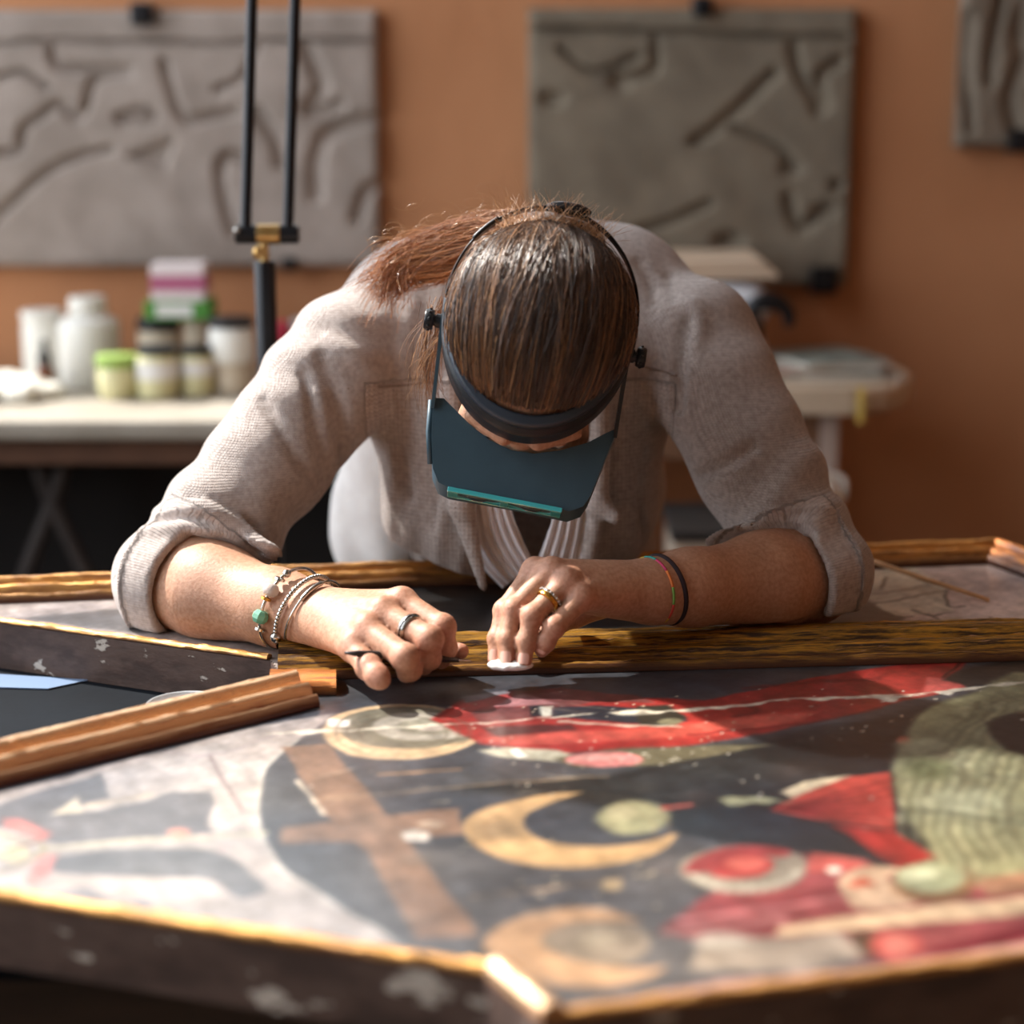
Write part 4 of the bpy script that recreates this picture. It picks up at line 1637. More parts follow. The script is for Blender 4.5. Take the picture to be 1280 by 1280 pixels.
def on_hair(dirv, lift):
    dv = dirv / np.linalg.norm(dirv)
    k = 1.0 / np.sqrt(((dv / HAIR_R) ** 2).sum())
    q = CE + dv * (k + lift)
    return H(*q)


TIE = np.array((0.02, -1.0, -0.06))
for i in range(4200):
    phi = hr.uniform(-2.35, 2.35)                              # around the front hairline
    fx_, rx_ = math.cos(phi), math.sin(phi)
    start = np.array((rx_ * 0.083, fx_ * 0.090, np.interp(abs(phi), [0, 0.9, 1.6, 2.4], [0.030, 0.012, -0.022, -0.06]) + hr.normal() * 0.005))
    s0 = start / np.linalg.norm(start)
    e0 = TIE + np.array((hr.normal() * 0.22 + 0.25 * rx_, 0, hr.normal() * 0.12 + 0.10 * (1 - abs(rx_))))
    e0 /= np.linalg.norm(e0)
    mid = np.array((rx_ * (0.95 + hr.normal() * 0.04), -0.05 + 0.25 * fx_, 0.55 + 0.75 * (1 - abs(rx_))))
    mid /= np.linalg.norm(mid)
    n = 11
    lift0 = abs(hr.normal()) * 0.0016 + 0.0004
    frz = hr.random() < 0.045
    path = []
    t0 = hr.uniform(0, 0.12) if hr.random() < 0.8 else hr.uniform(0.0, 0.6)
    t1 = 1.0 if hr.random() < 0.8 else hr.uniform(t0 + 0.3, 1.0)
    ph = hr.uniform(0, 6)
    for t in np.linspace(t0, t1, n):
        v = (1 - t) ** 2 * s0 + 2 * t * (1 - t) * mid * 1.15 + t * t * e0
        v = v + np.array((math.sin(t * 7 + ph) * 0.012, 0, 0))
        path.append(on_hair(v, lift0 + (0.006 * math.sin(t * math.pi) * hr.random() if frz else 0)))
    lat = rx_
    w = np.array([2.6, 1.8, 1.2, 0.7, 0.35, 4.0])
    if lat < -0.35 or lat > 0.82:
        w = np.array([1.0, 1.3, 1.8, 2.2, 1.6, 1.2])
    cl_ = np.random.default_rng(int((phi + 4) * 11)).random()
    pick = hr.choice(6, p=w / w.sum())
    if cl_ < 0.30 and hr.random() < 0.75:
        pick = 5
    elif cl_ > 0.78 and hr.random() < 0.55:
        pick = hr.choice([3, 4, 2])
    strand(path, hr.uniform(0.00020, 0.00055), np.array(BROWN[pick]) * hr.uniform(0.7, 1.25))
# loose bun wisps and flyaways at the tie
for i in range(520):
    a = on_hair(np.array((hr.uniform(-0.65, 0.6), -1.0, hr.uniform(-0.1, 0.55))), 0.004)
    up = -HF * hr.uniform(0.2, 1.0) + HRt * hr.normal() * 0.6 + HU * hr.normal() * 0.5
    up = norm(up)
    ln = hr.uniform(0.010, 0.030)
    cv2 = norm(HRt * hr.normal() + HU * hr.normal() - HF * 0.2)
    path = [a + up * ln * t + cv2 * ln * 0.55 * t * t for t in np.linspace(0, 1, 6)]
    strand(path, hr.uniform(0.00014, 0.00032), np.array(BROWN[hr.choice([3, 4, 4, 4])]) * 1.5)
mesh_obj('hair_strands', np.concatenate(SV), np.concatenate(SF), m_hair, hair, col=np.concatenate(SC), kind='stuff')

# ponytail swept over the shoulder on the left of the picture
SV, SF, SC = [], [], []
pony = [PY(648, 292, 1.915), PY(606, 300, 1.935), PY(560, 312, 1.945), PY(518, 322, 1.950), PY(487, 338, 1.945), PY(476, 360, 1.930)]
pw = [0.016, 0.023, 0.025, 0.022, 0.015, 0.007]
pc = catmull(pony, 5)
pwid = np.interp(np.linspace(0, 1, len(pc)), np.linspace(0, 1, 6), pw)
for i in range(900):
    a, rr_ = hr.uniform(0, 6.28), math.sqrt(hr.uniform(0.1, 1))
    stop = int(len(pc) * (hr.uniform(0.9, 1.0) if hr.random() < 0.4 else hr.uniform(0.5, 0.97)))
    stop = max(stop, 8)
    ph, am = hr.uniform(0, 6), hr.uniform(0, 0.010)
    wander = np.array((hr.normal() * 0.022, hr.normal() * 0.010, hr.normal() * 0.012))
    path = []
    for k in range(0, stop, 2):
        t = k / len(pc)
        fl_ = 1 + 0.5 * t * hr.random() * 0.3
        off = np.array((0.25 * math.cos(a) * (1 if t > .5 else .4), math.cos(a) * 0.75, math.sin(a))) * rr_ * pwid[k] * fl_
        off = off + np.array((0, 0, -0.012 * t * t * (i % 7) / 3))
        off = off + wander * t ** 3
        path.append(pc[k] + off + np.array((0, 0.3, 1)) * am * math.sin(t * 9 + ph))
    strand(path, hr.uniform(0.0003, 0.0007), np.array(BROWN[hr.choice([2, 3, 3, 4, 4, 3])]) * np.array((1.35, 1.15, 1.0)) * hr.uniform(0.9, 1.4))  # auburn lifted toward sunlit gold in the strand colours
# curls that stray from it
for i in range(120):
    k = hr.integers(4, len(pc) - 2)
    a = pc[k] + np.array((0, hr.normal() * 0.012, abs(hr.normal()) * 0.012 + 0.012))
    R_ = hr.uniform(0.008, 0.022)
    th0 = hr.uniform(0, 6)
    path = [a + np.array((math.cos(th0 + t * 2.6) * R_, 0.3 * R_ * t, math.sin(th0 + t * 2.6) * R_ * 0.6 + 0.006 * t)) for t in np.linspace(0, 1, 8)]
    strand(path, 0.00022, np.array(BROWN[4]) * 1.2)
mesh_obj('ponytail', np.concatenate(SV), np.concatenate(SF), m_hair, hair, col=np.concatenate(SC), kind='stuff', label='auburn ponytail falling over the shoulder')
# wisps in front of the ear
SV, SF, SC = [], [], []
for i in range(130):
    a = PY(546 + hr.normal() * 9, 400 + hr.uniform(-30, 40), 1.815 + hr.normal() * 0.006)
    b_ = PY(533 + hr.normal() * 12, 492 + hr.normal() * 18, 1.840 + hr.normal() * 0.008)
    mid = (a + b_) / 2 + np.array((-0.008 + hr.normal() * 0.008, 0, 0))
    path = [(1 - t) ** 2 * a + 2 * t * (1 - t) * mid + t * t * b_ for t in np.linspace(0, 1, 7)]
    strand(path, hr.uniform(0.0002, 0.0004), np.array(BROWN[hr.choice([1, 2, 3, 4])]))
mesh_obj('ear_wisps', np.concatenate(SV), np.concatenate(SF), m_hair, hair, col=np.concatenate(SC), kind='stuff')

# nails on the hand at the right
m_nail = mat('fingernail', (226, 178, 160), 0.25)
for k in ('index', 'middle', 'ring', 'little'):
    (a, ra), (b_, rb) = JR[k][2], JR[k][3]
    ax = norm(b_ - a)
    to = norm(np.array((-0.15, -1.0, 0.25)))
    to = norm(to - ax * (to @ ax))
    sd_ = np.cross(ax, to)
    V, Fc = [], []
    for i in range(7):
        for j in range(7):
            s, t = (i / 6 - 0.5) * 1.3, j / 6
            wd = 1 - 0.25 * (2 * t - 1) ** 4
            c_ = a + (b_ - a) * (0.62 + 0.52 * t)
            V.append(c_ + (to * math.cos(s * wd) + sd_ * math.sin(s * wd)) * (rb + 0.0009))
    V = np.array(V)
    V = np.concatenate((V, V - to * 0.0012))
    for i in range(6):
        for j in range(6):
            q_ = (i * 7 + j, i * 7 + j + 1, (i + 1) * 7 + j + 1, (i + 1) * 7 + j)
            Fc.append(q_)
            Fc.append(tuple(49 + x for x in q_[::-1]))
    mesh_obj('fingernail', V, Fc, m_nail, person, smooth=True)
# ------------------------------------------------------------------ head-worn magnifier
m_black = mat('black_plastic', (22, 24, 28), 0.38, col2=(28, 30, 34), scale=60)
m_pad = mat('grey_headband_pad', (50, 58, 68), 0.34, bump=0.0002, bscale=200)
m_visor = mat('blue_grey_plastic', (58, 82, 94), 0.42, col2=(54, 77, 89), scale=40, bump=0.0001, bscale=500)
m_teal, nt, p = new_mat('teal_acrylic')
p.inputs['Base Color'].default_value = lin((90, 220, 226))
p.inputs['Roughness'].default_value = 0.08
p.inputs['Transmission Weight'].default_value = 0.45
p.inputs['IOR'].default_value = 1.49
m_lens, nt, p = new_mat('clear_lens')
p.inputs['Base Color'].default_value = (0.95, 0.98, 0.98, 1)
p.inputs['Roughness'].default_value = 0.02
p.inputs['Transmission Weight'].default_value = 1.0

mag = thing('head_magnifier', tuple(H(0, 0.02, 0.03)), 'blue-grey magnifier visor on a black headband worn on the bowed head', 'magnifier')


def band_path(a0, a1, n, rx, rf, u_front, u_back, f0=-0.006, closed=False):
    out = []
    for t in np.linspace(a0, a1, n, endpoint=not closed):
        f, r = math.cos(t), math.sin(t)
        u_ = u_back + (u_front - u_back) * (f + 1) / 2
        out.append(H(r * rx, f0 + f * rf, u_))
    return np.array(out)


def strap(name, path_in, path_out, h, m, parent, closed=False):
    """flat band: inner and outer curve, extruded along the head's up axis by h"""
    n = len(path_in)
    V = np.concatenate((path_in - HU * h / 2, path_out - HU * h / 2, path_out + HU * h / 2, path_in + HU * h / 2))
    Fc = []
    for i in range(n if closed else n - 1):
        j = (i + 1) % n
        for k in range(4):
            k2 = (k + 1) % 4
            Fc.append((k * n + i, k * n + j, k2 * n + j, k2 * n + i))
    if not closed:
        Fc.append((0, n, 2 * n, 3 * n))
        Fc.append((n - 1, 4 * n - 1, 3 * n - 1, 2 * n - 1))
    o = mesh_obj(name, V, Fc, m, parent, smooth=True, sharp=40)
    md = o.modifiers.new('bevel', 'BEVEL')
    md.width = min(0.0022, h * 0.3)
    md.segments = 3
    return o


# padded front band in two layers, thin adjustable strap behind
fb = strap('front_band', band_path(-1.62, 1.62, 60, 0.0850, 0.1055, 0.034, 0.028), band_path(-1.62, 1.62, 60, 0.0895, 0.1125, 0.028, 0.028), 0.032, m_black, mag)
strap('foam_pad', band_path(-1.45, 1.45, 60, 0.0800, 0.0960, 0.048, 0.038), band_path(-1.45, 1.45, 60, 0.0865, 0.1065, 0.046, 0.038), 0.026, m_pad, mag)
bs = strap('back_strap', band_path(1.60, 2 * math.pi - 1.60, 70, 0.0868, 0.0965, 0.034, 0.060), band_path(1.60, 2 * math.pi - 1.60, 70, 0.0888, 0.0990, 0.034, 0.060), 0.010, m_black, mag)
MB().sphere(H(0.010, -0.1030, 0.066), (0.021, 0.006, 0.010), 18, R=HM.T).build('strap_pad', m_black, mag, smooth=True)
strap('strap_slider', band_path(math.pi + 0.62, math.pi + 0.95, 10, 0.0862, 0.0962, 0.038, 0.060), band_path(math.pi + 0.62, math.pi + 0.95, 10, 0.0900, 0.1004, 0.038, 0.060), 0.013, m_black, mag)

# visor: roof cut out around the brow, side walls, front wall
U_R = -0.004
edge_out = [(541, 497), (539, 540), (541, 585), (548, 603), (562, 610), (640, 624), (712, 639), (729, 633), (738, 620), (752, 585), (772, 535)]
edge_in = [(758, 541), (735, 553), (700, 563), (668, 567), (640, 563), (612, 550), (588, 531), (568, 511), (555, 498)]
top = np.array([HPX(a, b, U_R - 0.010 * max(0, (b - 500) / 140)) for a, b in edge_out + edge_in])
n = len(top)
n_out = len(edge_out)
inner = top - HU * 0.0022
V = np.concatenate((top, inner))
Fc = [tuple(range(n)), tuple(range(2 * n - 1, n - 1, -1))] + [(i, n + i, n + (i + 1) % n, (i + 1) % n) for i in range(n)]
vis = mesh_obj('visor', V, Fc, m_visor, mag, label='blue-grey plastic visor shell')
# skirt
lo_ = top[:n_out] - HU * 0.034 + HF * 0.004
V = np.concatenate((top[:n_out], lo_, top[:n_out] * 0.985 + HPX(650, 560, U_R) * 0.015, lo_ * 0.985 + (HPX(650, 560, U_R) - HU * 0.034) * 0.015))
k = n_out
Fc = []
for i in range(k - 1):
    Fc += [(i, k + i, k + i + 1, i + 1), (2 * k + i, 2 * k + i + 1, 3 * k + i + 1, 3 * k + i), (k + i, 3 * k + i, 3 * k + i + 1, k + i + 1), (i, i + 1, 2 * k + i + 1, 2 * k + i)]
mesh_obj('visor_skirt', V, Fc, m_visor, vis, smooth=True, sharp=45)
# raised rim down the lit side
MB().tube([HPX(539, 500, U_R - .004), HPX(536, 540, U_R - .007), HPX(538, 580, U_R - .009)], 0.0028, 8).build('visor_rib', m_visor, vis, smooth=True)

# lens plate at the end of the visor, with two lenses
pa, pb = HPX(560, 612, U_R - 0.020), HPX(702, 639, U_R - 0.020)
ex = norm(pb - pa)
wid = np.linalg.norm(pb - pa)
ez = norm(HU - ex * (HU @ ex))
ey = np.cross(ez, ex)
ey = ey if ey @ HF > 0 else -ey
R_ = Matrix((ex, ey, ez)).transposed()
pl_c = (pa + pb) / 2 + ey * 0.002
lp = MB()
# plate as frame bars around two openings
hh, tk = 0.030, 0.0045
for x0, x1, z0_, z1_ in ((-wid / 2, wid / 2, hh / 2 - 0.004, hh / 2), (-wid / 2, wid / 2, -hh / 2, -hh / 2 + 0.004), (-wid / 2, -wid / 2 + 0.010, -hh / 2 + .004, hh / 2 - .004), (wid / 2 - 0.010, wid / 2, -hh / 2 + .004, hh / 2 - .004), (-0.004, 0.004, -hh / 2 + .004, hh / 2 - .004)):
    c_ = pl_c + ex * (x0 + x1) / 2 + ez * (z0_ + z1_) / 2
    half = np.array(((x1 - x0) / 2, tk / 2, (z1_ - z0_) / 2))
    lp.box(c_ - half, c_ + half, 0.0006, R_)
plate = lp.build('lens_plate', m_teal, mag, label='teal transparent lens plate')
for s in (-1, 1):
    prof = [(0.0001, -0.0035), (0.008, -0.0030), (0.0125, -0.0018), (0.0138, 0.0), (0.0125, 0.0018), (0.008, 0.0030), (0.0001, 0.0035)]
    MB().lathe([(r * 0.8, h) for r, h in prof], pl_c + ex * s * wid * 0.235, 28, ey).build('lens', m_lens, plate, smooth=True)
    # teal rim of the lens, wider than tall
    ring = [pl_c + ex * (s * wid * 0.235 + math.cos(t) * 0.0235) + ez * math.sin(t) * 0.0120 for t in np.linspace(0, 2 * math.pi, 40, endpoint=False)]
    MB().tube(ring, 0.0013, 8, closed=True).build('lens_rim', m_teal, plate, smooth=True)

# side arms and thumb screws
for s, knob_px, root, tip in ((-1, (541, 400), (553, 402), (542, 500)), (1, (797, 446), (785, 446), (770, 537))):
    a = HPX(*root, 0.026)
    b_ = HPX(*tip, U_R - 0.002)
    ax = norm(b_ - a)
    wdir = norm(HU - ax * (HU @ ax))
    nn = np.cross(ax, wdir)
    arm = MB()
    pts = []
    for q_, wd_ in ((a - ax * 0.008, 0.007), (a + ax * 0.01, 0.009), (b_ * .5 + a * .5, 0.007), (b_ + ax * 0.006, 0.008)):
        for sx_ in (-1, 1):
            for st in (-1, 1):
                pts.append(q_ + wdir * wd_ * sx_ + nn * 0.0016 * st)
    Fc = []
    for i in range(3):
        o_ = i * 4
        Fc += [(o_, o_ + 1, o_ + 5, o_ + 4), (o_ + 1, o_ + 3, o_ + 7, o_ + 5), (o_ + 3, o_ + 2, o_ + 6, o_ + 7), (o_ + 2, o_, o_ + 4, o_ + 6)]
    Fc += [(0, 2, 3, 1), (12, 13, 15, 14)]
    arm.add(pts, Fc)
    ao = arm.build('side_arm', m_visor if s < 0 else m_black, mag)
    k0 = HPX(*knob_px, 0.026)
    kx = HRt * s
    kn_ = MB()
    prof = [(0.0065, -0.014), (0.0065, -0.003), (0.0052, -0.003), (0.0052, -0.001), (0.0085, -0.001), (0.0095, 0.0005), (0.0095, 0.006), (0.0085, 0.0075)]
    kn_.lathe(prof, k0, 18, kx)
    for q_ in range(9):
        t = 2 * math.pi * q_ / 9
        kn_.sphere(k0 + kx * 0.0032 + (HF * math.cos(t) + HU * math.sin(t)) * 0.0095, (0.0016, 0.0016, 0.0016), 6)
    kn_.build('thumb_screw', m_black, mag, smooth=True, sharp=40)

# ------------------------------------------------------------------ jewellery
m_silver = mat('silver', (206, 202, 196), 0.22, 1.0, col2=(180, 176, 170), scale=300)
m_gold = mat('gold', (226, 176, 90), 0.25, 1.0, col2=(206, 152, 70), scale=400, bump=0.0002, bscale=900)
m_onyx = mat('black_enamel', (18, 14, 20), 0.15)
m_glassbead = mat('pale_crystal_bead', (226, 214, 206), 0.12, trans=0.35)
m_green = mat('mint_green_bead', (126, 190, 158), 0.2, trans=0.2)


def arm_frame(W, el):
    ax = norm(W - el)
    e2 = norm(np.array((0, -0.25, 0.97)) - ax * (np.array((0, -0.25, 0.97)) @ ax))
    e1 = np.cross(ax, e2)
    return ax, e1, e2


def loop(c, e1, e2, r1, r2, n=56, lean=0.0, ax=None):
    t = np.linspace(0, 2 * math.pi, n, endpoint=False)
    P = c + np.outer(np.cos(t) * r1, e1) + np.outer(np.sin(t) * r2, e2)
    if ax is not None and lean:
        P = P + np.outer(np.sin(t) * lean, ax)
    lowest = bed_height(P) + 0.0022
    P[:, 2] = np.maximum(P[:, 2], lowest)
    return P


axL, e1L, e2L = arm_frame(WR_L, EL_L)
cL = EL_L + (WR_L - EL_L) * 0.86


def front_of(P, frac):
    """point of the loop seen at a given height, on the side toward the viewer"""
    s = P[np.argsort(P[:, 1])[: len(P) // 2]]
    s = s[np.argsort(s[:, 2])]
    return s[int(frac * (len(s) - 1))]


P1 = loop(cL + (0, 0, 0.002), e1L, e2L, 0.0405, 0.0400, lean=0.010, ax=axL)
bangle = thing('charm_bracelet', tuple(P1[P1[:, 2].argmin()]), 'silver charm bangle with pale crystal and mint green beads on the sunlit wrist', 'bracelet', None)
MB().tube(P1, 0.0017, 10, closed=True).build('bangle', m_silver, bangle, smooth=True)
c1 = front_of(P1, 0.70)
c2 = front_of(P1, 0.48)
c3 = front_of(P1, 0.86)
tang = norm(c1 - c2)
prof = [(0.002, -0.0065), (0.0055, -0.0055), (0.0078, -0.002), (0.0078, 0.002), (0.0055, 0.0055), (0.002, 0.0065)]
MB().lathe(prof, c2, 8, tang).build('bead', m_green, bangle, label='faceted mint green bead')
MB().lathe(prof, c1, 10, tang).build('bead', m_glassbead, bangle, smooth=True, label='pale crystal bead')
for q_ in (0.60, 0.36, 0.80):
    MB().lathe([(0.003, -0.0018), (0.0052, -0.0012), (0.0052, 0.0012), (0.003, 0.0018)], front_of(P1, q_), 14, tang).build('spacer', m_silver if q_ != 0.60 else m_gold, bangle, smooth=True, sharp=40)
MB().sphere(c3, 0.0042, 12).build('end_bead', m_silver, bangle, smooth=True)

cL2 = EL_L + (WR_L - EL_L) * 0.955
P2 = loop(cL2 + (0, 0, 0.001), e1L, e2L, 0.0375, 0.0365, 64, lean=0.014, ax=axL)
ch = thing('chain_bracelet', tuple(P2[P2[:, 2].argmin()]), 'silver beaded chain bracelet with a round bead, between two bangles', 'bracelet')
cb_ = MB()
for q_ in P2:
    cb_.sphere(q_, 0.0024, 8)
cb_.build('chain', m_silver, ch, smooth=True)
MB().sphere(front_of(P2, 0.28), 0.0056, 16).build('round_bead', m_silver, ch, smooth=True)

cL3 = EL_L + (WR_L - EL_L) * 1.02
P3 = loop(cL3, e1L, e2L, 0.0365, 0.0350, 60, lean=0.016, ax=axL)
th3 = thing('thin_bangle', tuple(P3[P3[:, 2].argmin()]), 'thin silver bangle with a flat engraved bar, nearest the sunlit hand', 'bracelet')
MB().tube(P3, 0.0013, 8, closed=True).build('bangle', m_silver, th3, smooth=True)
top3 = np.array([front_of(P3, f_) for f_ in (0.66, 0.74, 0.82, 0.90, 0.97)])
MB().tube(catmull(top3, 4), 0.0024, 8).build('bar', m_silver, th3, smooth=True)

axR, e1R, e2R = arm_frame(WR_R, EL_R)
cR = EL_R + (WR_R - EL_R) * 1.0
P4 = loop(cR, e1R, e2R, 0.0318, 0.0312, 72, lean=0.004, ax=axR)
bt = thing('string_bracelet', tuple(P4[P4[:, 2].argmin()]), 'multicoloured thread bracelet beside a brown hair tie', 'bracelet')
cols = [(200, 70, 60), (206, 176, 70), (60, 150, 140), (190, 60, 100), (214, 120, 60), (110, 150, 70)]
for i in range(12):
    seg = np.array([P4[(i * 6 + k) % 72] for k in range(7)])
    MB().tube(seg, 0.0014, 8).build('thread', mat('thread', cols[i % 6], 0.8), bt, smooth=True)
cR2 = EL_R + (WR_R - EL_R) * 0.93
P5 = loop(cR2, e1R, e2R, 0.0325, 0.0318, 64, lean=0.007, ax=axR)
MB().tube(P5, 0.0026, 10, closed=True).build('hair_tie', mat('brown_elastic', (44, 30, 34), 0.85, bump=0.0004, bscale=600), smooth=True,
                                             label='dark brown elastic hair tie around the shaded wrist', cat='hair tie')


def finger_ring(name, J, k, t, m, wd, label, extra=None, lift=0.0012, n=40):
    (a, ra), (b_, rb) = J[k][0], J[k][1]
    c_ = a + (b_ - a) * t
    ax = norm(b_ - a)
    r_ = ra + (rb * .95 - ra) * t + lift
    r_ *= 1.0
    e1 = norm(np.cross(ax, (0, 0, 1)))
    e2 = np.cross(ax, e1)
    root = thing(name, tuple(c_ - e2 * 0), label, 'ring')
    V, Fc = [], []
    for i in range(n):
        th = 2 * math.pi * i / n
        rd = e1 * math.cos(th) + e2 * math.sin(th)
        for (dx, dr) in ((-wd / 2, 0), (-wd * .35, 0.0009), (0, 0.0012), (wd * .35, 0.0009), (wd / 2, 0), (wd / 2, -0.0012), (-wd / 2, -0.0012)):
            V.append(c_ + ax * dx + rd * (r_ + dr))
    for i in range(n):
        j = (i + 1) % n
        for q_ in range(7):
            q2 = (q_ + 1) % 7
            Fc.append((i * 7 + q_, i * 7 + q2, j * 7 + q2, j * 7 + q_))
    mesh_obj('band', V, Fc, m, root, smooth=True, sharp=40)
    return root, c_, ax, e1, e2, r_


rg, c_, ax, e1, e2, r_ = finger_ring('finger_ring', JL, 'middle', 0.60, m_silver, 0.0078, 'silver ring with a black stripe on the sunlit hand', lift=0.0010)
t = np.linspace(0, 2 * math.pi, 40, endpoint=False)
MB().tube(c_ + np.outer(np.cos(t) * (r_ + .0008), e1) + np.outer(np.sin(t) * (r_ + .0008), e2), 0.0010, 8, closed=True).build('stripe', m_onyx, rg, smooth=True)
finger_ring('finger_ring', JR, 'ring', 0.56, m_gold, 0.0042, 'plain gold ring on the hand pressing the cotton pad')
rg, c_, ax, e1, e2, r_ = finger_ring('finger_ring', JR, 'ring', 0.48, m_silver, 0.0034, 'thin silver ring set with small stones beside the gold ring')
gm = MB()
for q_ in t[::2]:
    gm.sphere(c_ + (e1 * math.cos(q_) + e2 * math.sin(q_)) * (r_ + 0.0012), 0.0011, 6)
gm.build('stones', m_glassbead, rg, smooth=True)

# ------------------------------------------------------------------ tool and pad
ta, tb = PY(431, 816, 1.602), PZ(589, 826, SZ + 0.0255)
tool = thing('scalpel', tuple(tb), 'dark slim scalpel held under the fingers of the sunlit hand', 'scalpel')
tp = ta + (tb - ta) * np.linspace(0, 0.90, 10)[:, None]
MB().tube(tp, [0.0012, 0.0030, 0.0036, 0.0036, 0.0034, 0.0032, 0.0032, 0.0032, 0.0030, 0.0022], 10).build('handle', mat('dark_tool_handle', (46, 38, 38), 0.45), tool, smooth=True)
dt = norm(tb - ta)
b0 = ta + (tb - ta) * 0.89
sw = norm(np.cross(dt, (0, 0, 1)))
MB().add([b0 - sw * .0025, b0 + sw * .0025, tb + sw * .001, tb, b0 - sw * .0025 + (0, 0, .0008), b0 + sw * .0025 + (0, 0, .0008), tb + sw * .001 + (0, 0, .0004), tb + (0, 0, .0004)],
         [(3, 2, 1, 0), (4, 5, 6, 7), (0, 1, 5, 4), (1, 2, 6, 5), (2, 3, 7, 6), (3, 0, 4, 7)]).build('blade', m_silver, tool)

m_cotton = mat('cotton', (238, 234, 230), 0.95, col2=(226, 222, 218), scale=200, bump=0.0008, bscale=350)
pc_ = PZ(638, 831, SZ + 0.0240)
def sdf_pad(p):
    d = ellip(p, pc_, np.eye(3), (0.0205, 0.0125, 0.0050))
    return np.maximum(d - 0.0006 * smooth_noise(p * 420, 61), SZ + 0.0215 - p[:, 2])
vv, ff = sdf_mesh(sdf_pad, pc_ - 0.03, pc_ + 0.03, 0.0011)
mesh_obj('cotton_pad', vv, ff, m_cotton, smooth=True, label='white cotton pad pressed on the gilt rail under the fingertips', cat='cotton pad')

# ------------------------------------------------------------------ cup, paper and stick
cc = PZ(233, 880, TZ + 0.040)
cup_z = TZ + 0.0006
cup = MB()
prof = [(0.0001, 0.0), (0.026, 0.0), (0.0275, 0.0015), (0.0345, 0.036), (0.0365, 0.037), (0.0370, 0.0385), (0.0360, 0.0400), (0.0345, 0.0395), (0.0335, 0.036), (0.0265, 0.0022), (0.0001, 0.0014)]
cup.lathe(prof, (cc[0], cc[1], cup_z), 56, cap=False)
m_cup, nt, p = new_mat('clear_plastic_cup')
p.inputs['Base Color'].default_value = (0.92, 0.95, 0.97, 1)
p.inputs['Roughness'].default_value = 0.12
p.inputs['Transmission Weight'].default_value = 0.6
p.inputs['IOR'].default_value = 1.3
cup.build('plastic_cup', m_cup, smooth=True, sharp=60, label='small clear plastic cup on the dark table behind the copper moulding', cat='cup')
pz = TZ + 0.0006
pp = [PZ(-60, 840, pz), PZ(112, 851, pz), PZ(60, 862, pz), PZ(-80, 858, pz)]
MB().prism([(q_[0], q_[1]) for q_ in pp][::-1], pz, pz + 0.0012).build('paper_sheet', mat('pale_blue_paper', (104, 124, 152), 0.8), label='pale blue paper lying on the dark table under the panel wing', cat='paper')

sa, sb = PZ(1062, 692, SZ + 0.0265), PZ(1236, 750, SZ + 0.0030)
MB().tube([sa, sa * .66 + sb * .34, sa * .34 + sb * .66, sb], [0.0026, 0.0026, 0.0025, 0.0022], 10).build('wooden_stick', mat('pale_stick_wood', (226, 178, 130), 0.6, col2=(206, 156, 108), scale=50), smooth=True,
                                                                                                         label='thin pale wooden stick leaning on the far gilt moulding', cat='stick')

# ------------------------------------------------------------------ stool
m_stoolw = mat('stool_wood', (96, 66, 42), 0.6, col2=(78, 52, 32), scale=30)
stl = thing('stool', (0.01, 2.42, 0), 'wooden stool under the seated person', 'stool')
MB().lathe([(0.02, 0.415), (0.165, 0.415), (0.175, 0.42), (0.175, 0.438), (0.165, 0.443), (0.02, 0.443)], (0.01, 2.42, 0), 32).build('seat', m_stoolw, stl, smooth=True, sharp=40)
for a in (45, 135, 225, 315):
    c_, s_ = math.cos(math.radians(a)), math.sin(math.radians(a))
    MB().tube([(0.01 + c_ * .17, 2.42 + s_ * .17, 0.0), (0.01 + c_ * .12, 2.42 + s_ * .12, 0.414)], 0.016, 10).build('leg', m_stoolw, stl, smooth=True, sharp=40)
t = np.linspace(0, 2 * math.pi, 33)[:-1]
MB().tube(np.stack((0.01 + np.cos(t) * .155, 2.42 + np.sin(t) * .155, np.full(32, 0.13)), -1), 0.010, 8, closed=True).build('footrest', m_stoolw, stl, smooth=True)

# ------------------------------------------------------------------ articulated lamp behind the shoulder
m_lampblk = mat('black_lamp_metal', (20, 20, 24), 0.32, 0.2)
m_brass = mat('brass', (206, 174, 120), 0.3, 1.0, col2=(190, 150, 90), scale=90)
LY = 2.30
lx = PY(333, 400, LY)[0]
zj = PY(333, 293, LY)[2]
lamp = thing('work_lamp', (lx, LY, 0), 'black articulated work lamp with twin rods on a pole behind the left shoulder', 'lamp')
MB().lathe([(0.02, 0.0), (0.14, 0.0), (0.145, 0.006), (0.14, 0.018), (0.03, 0.030), (0.02, 0.034)], (lx, LY, 0), 36).build('base', m_lampblk, lamp, smooth=True, sharp=40)
ztop = PY(333, 326, LY)[2]
MB().lathe([(0.0128, 0.03), (0.0128, ztop - 0.004), (0.0116, ztop)], (lx, LY, 0), 24).build('pole', m_lampblk, lamp, smooth=True, sharp=40)
MB().lathe([(0.0055, ztop), (0.0055, zj - 0.012), (0.008, zj - 0.011), (0.008, zj - 0.006)], (lx, LY, 0), 18).build('spigot', m_brass, lamp, smooth=True, sharp=40)
MB().sphere(PY(322, 316, LY - 0.012), (0.006, 0.004, 0.009), 12).build('wing_screw', m_brass, lamp, smooth=True)
jx0, jx1 = PY(294, 293, LY)[0], PY(374, 293, LY)[0]
MB().lathe([(0.0095, 0), (0.0112, 0.001), (0.0112, (jx1 - jx0) - 0.001), (0.0095, jx1 - jx0)], (jx0, LY, zj), 20, (1, 0, 0)).build('joint_bar', m_lampblk, lamp, smooth=True, sharp=40)
bx0, bx1 = PY(321, 293, LY)[0], PY(351, 293, LY)[0]
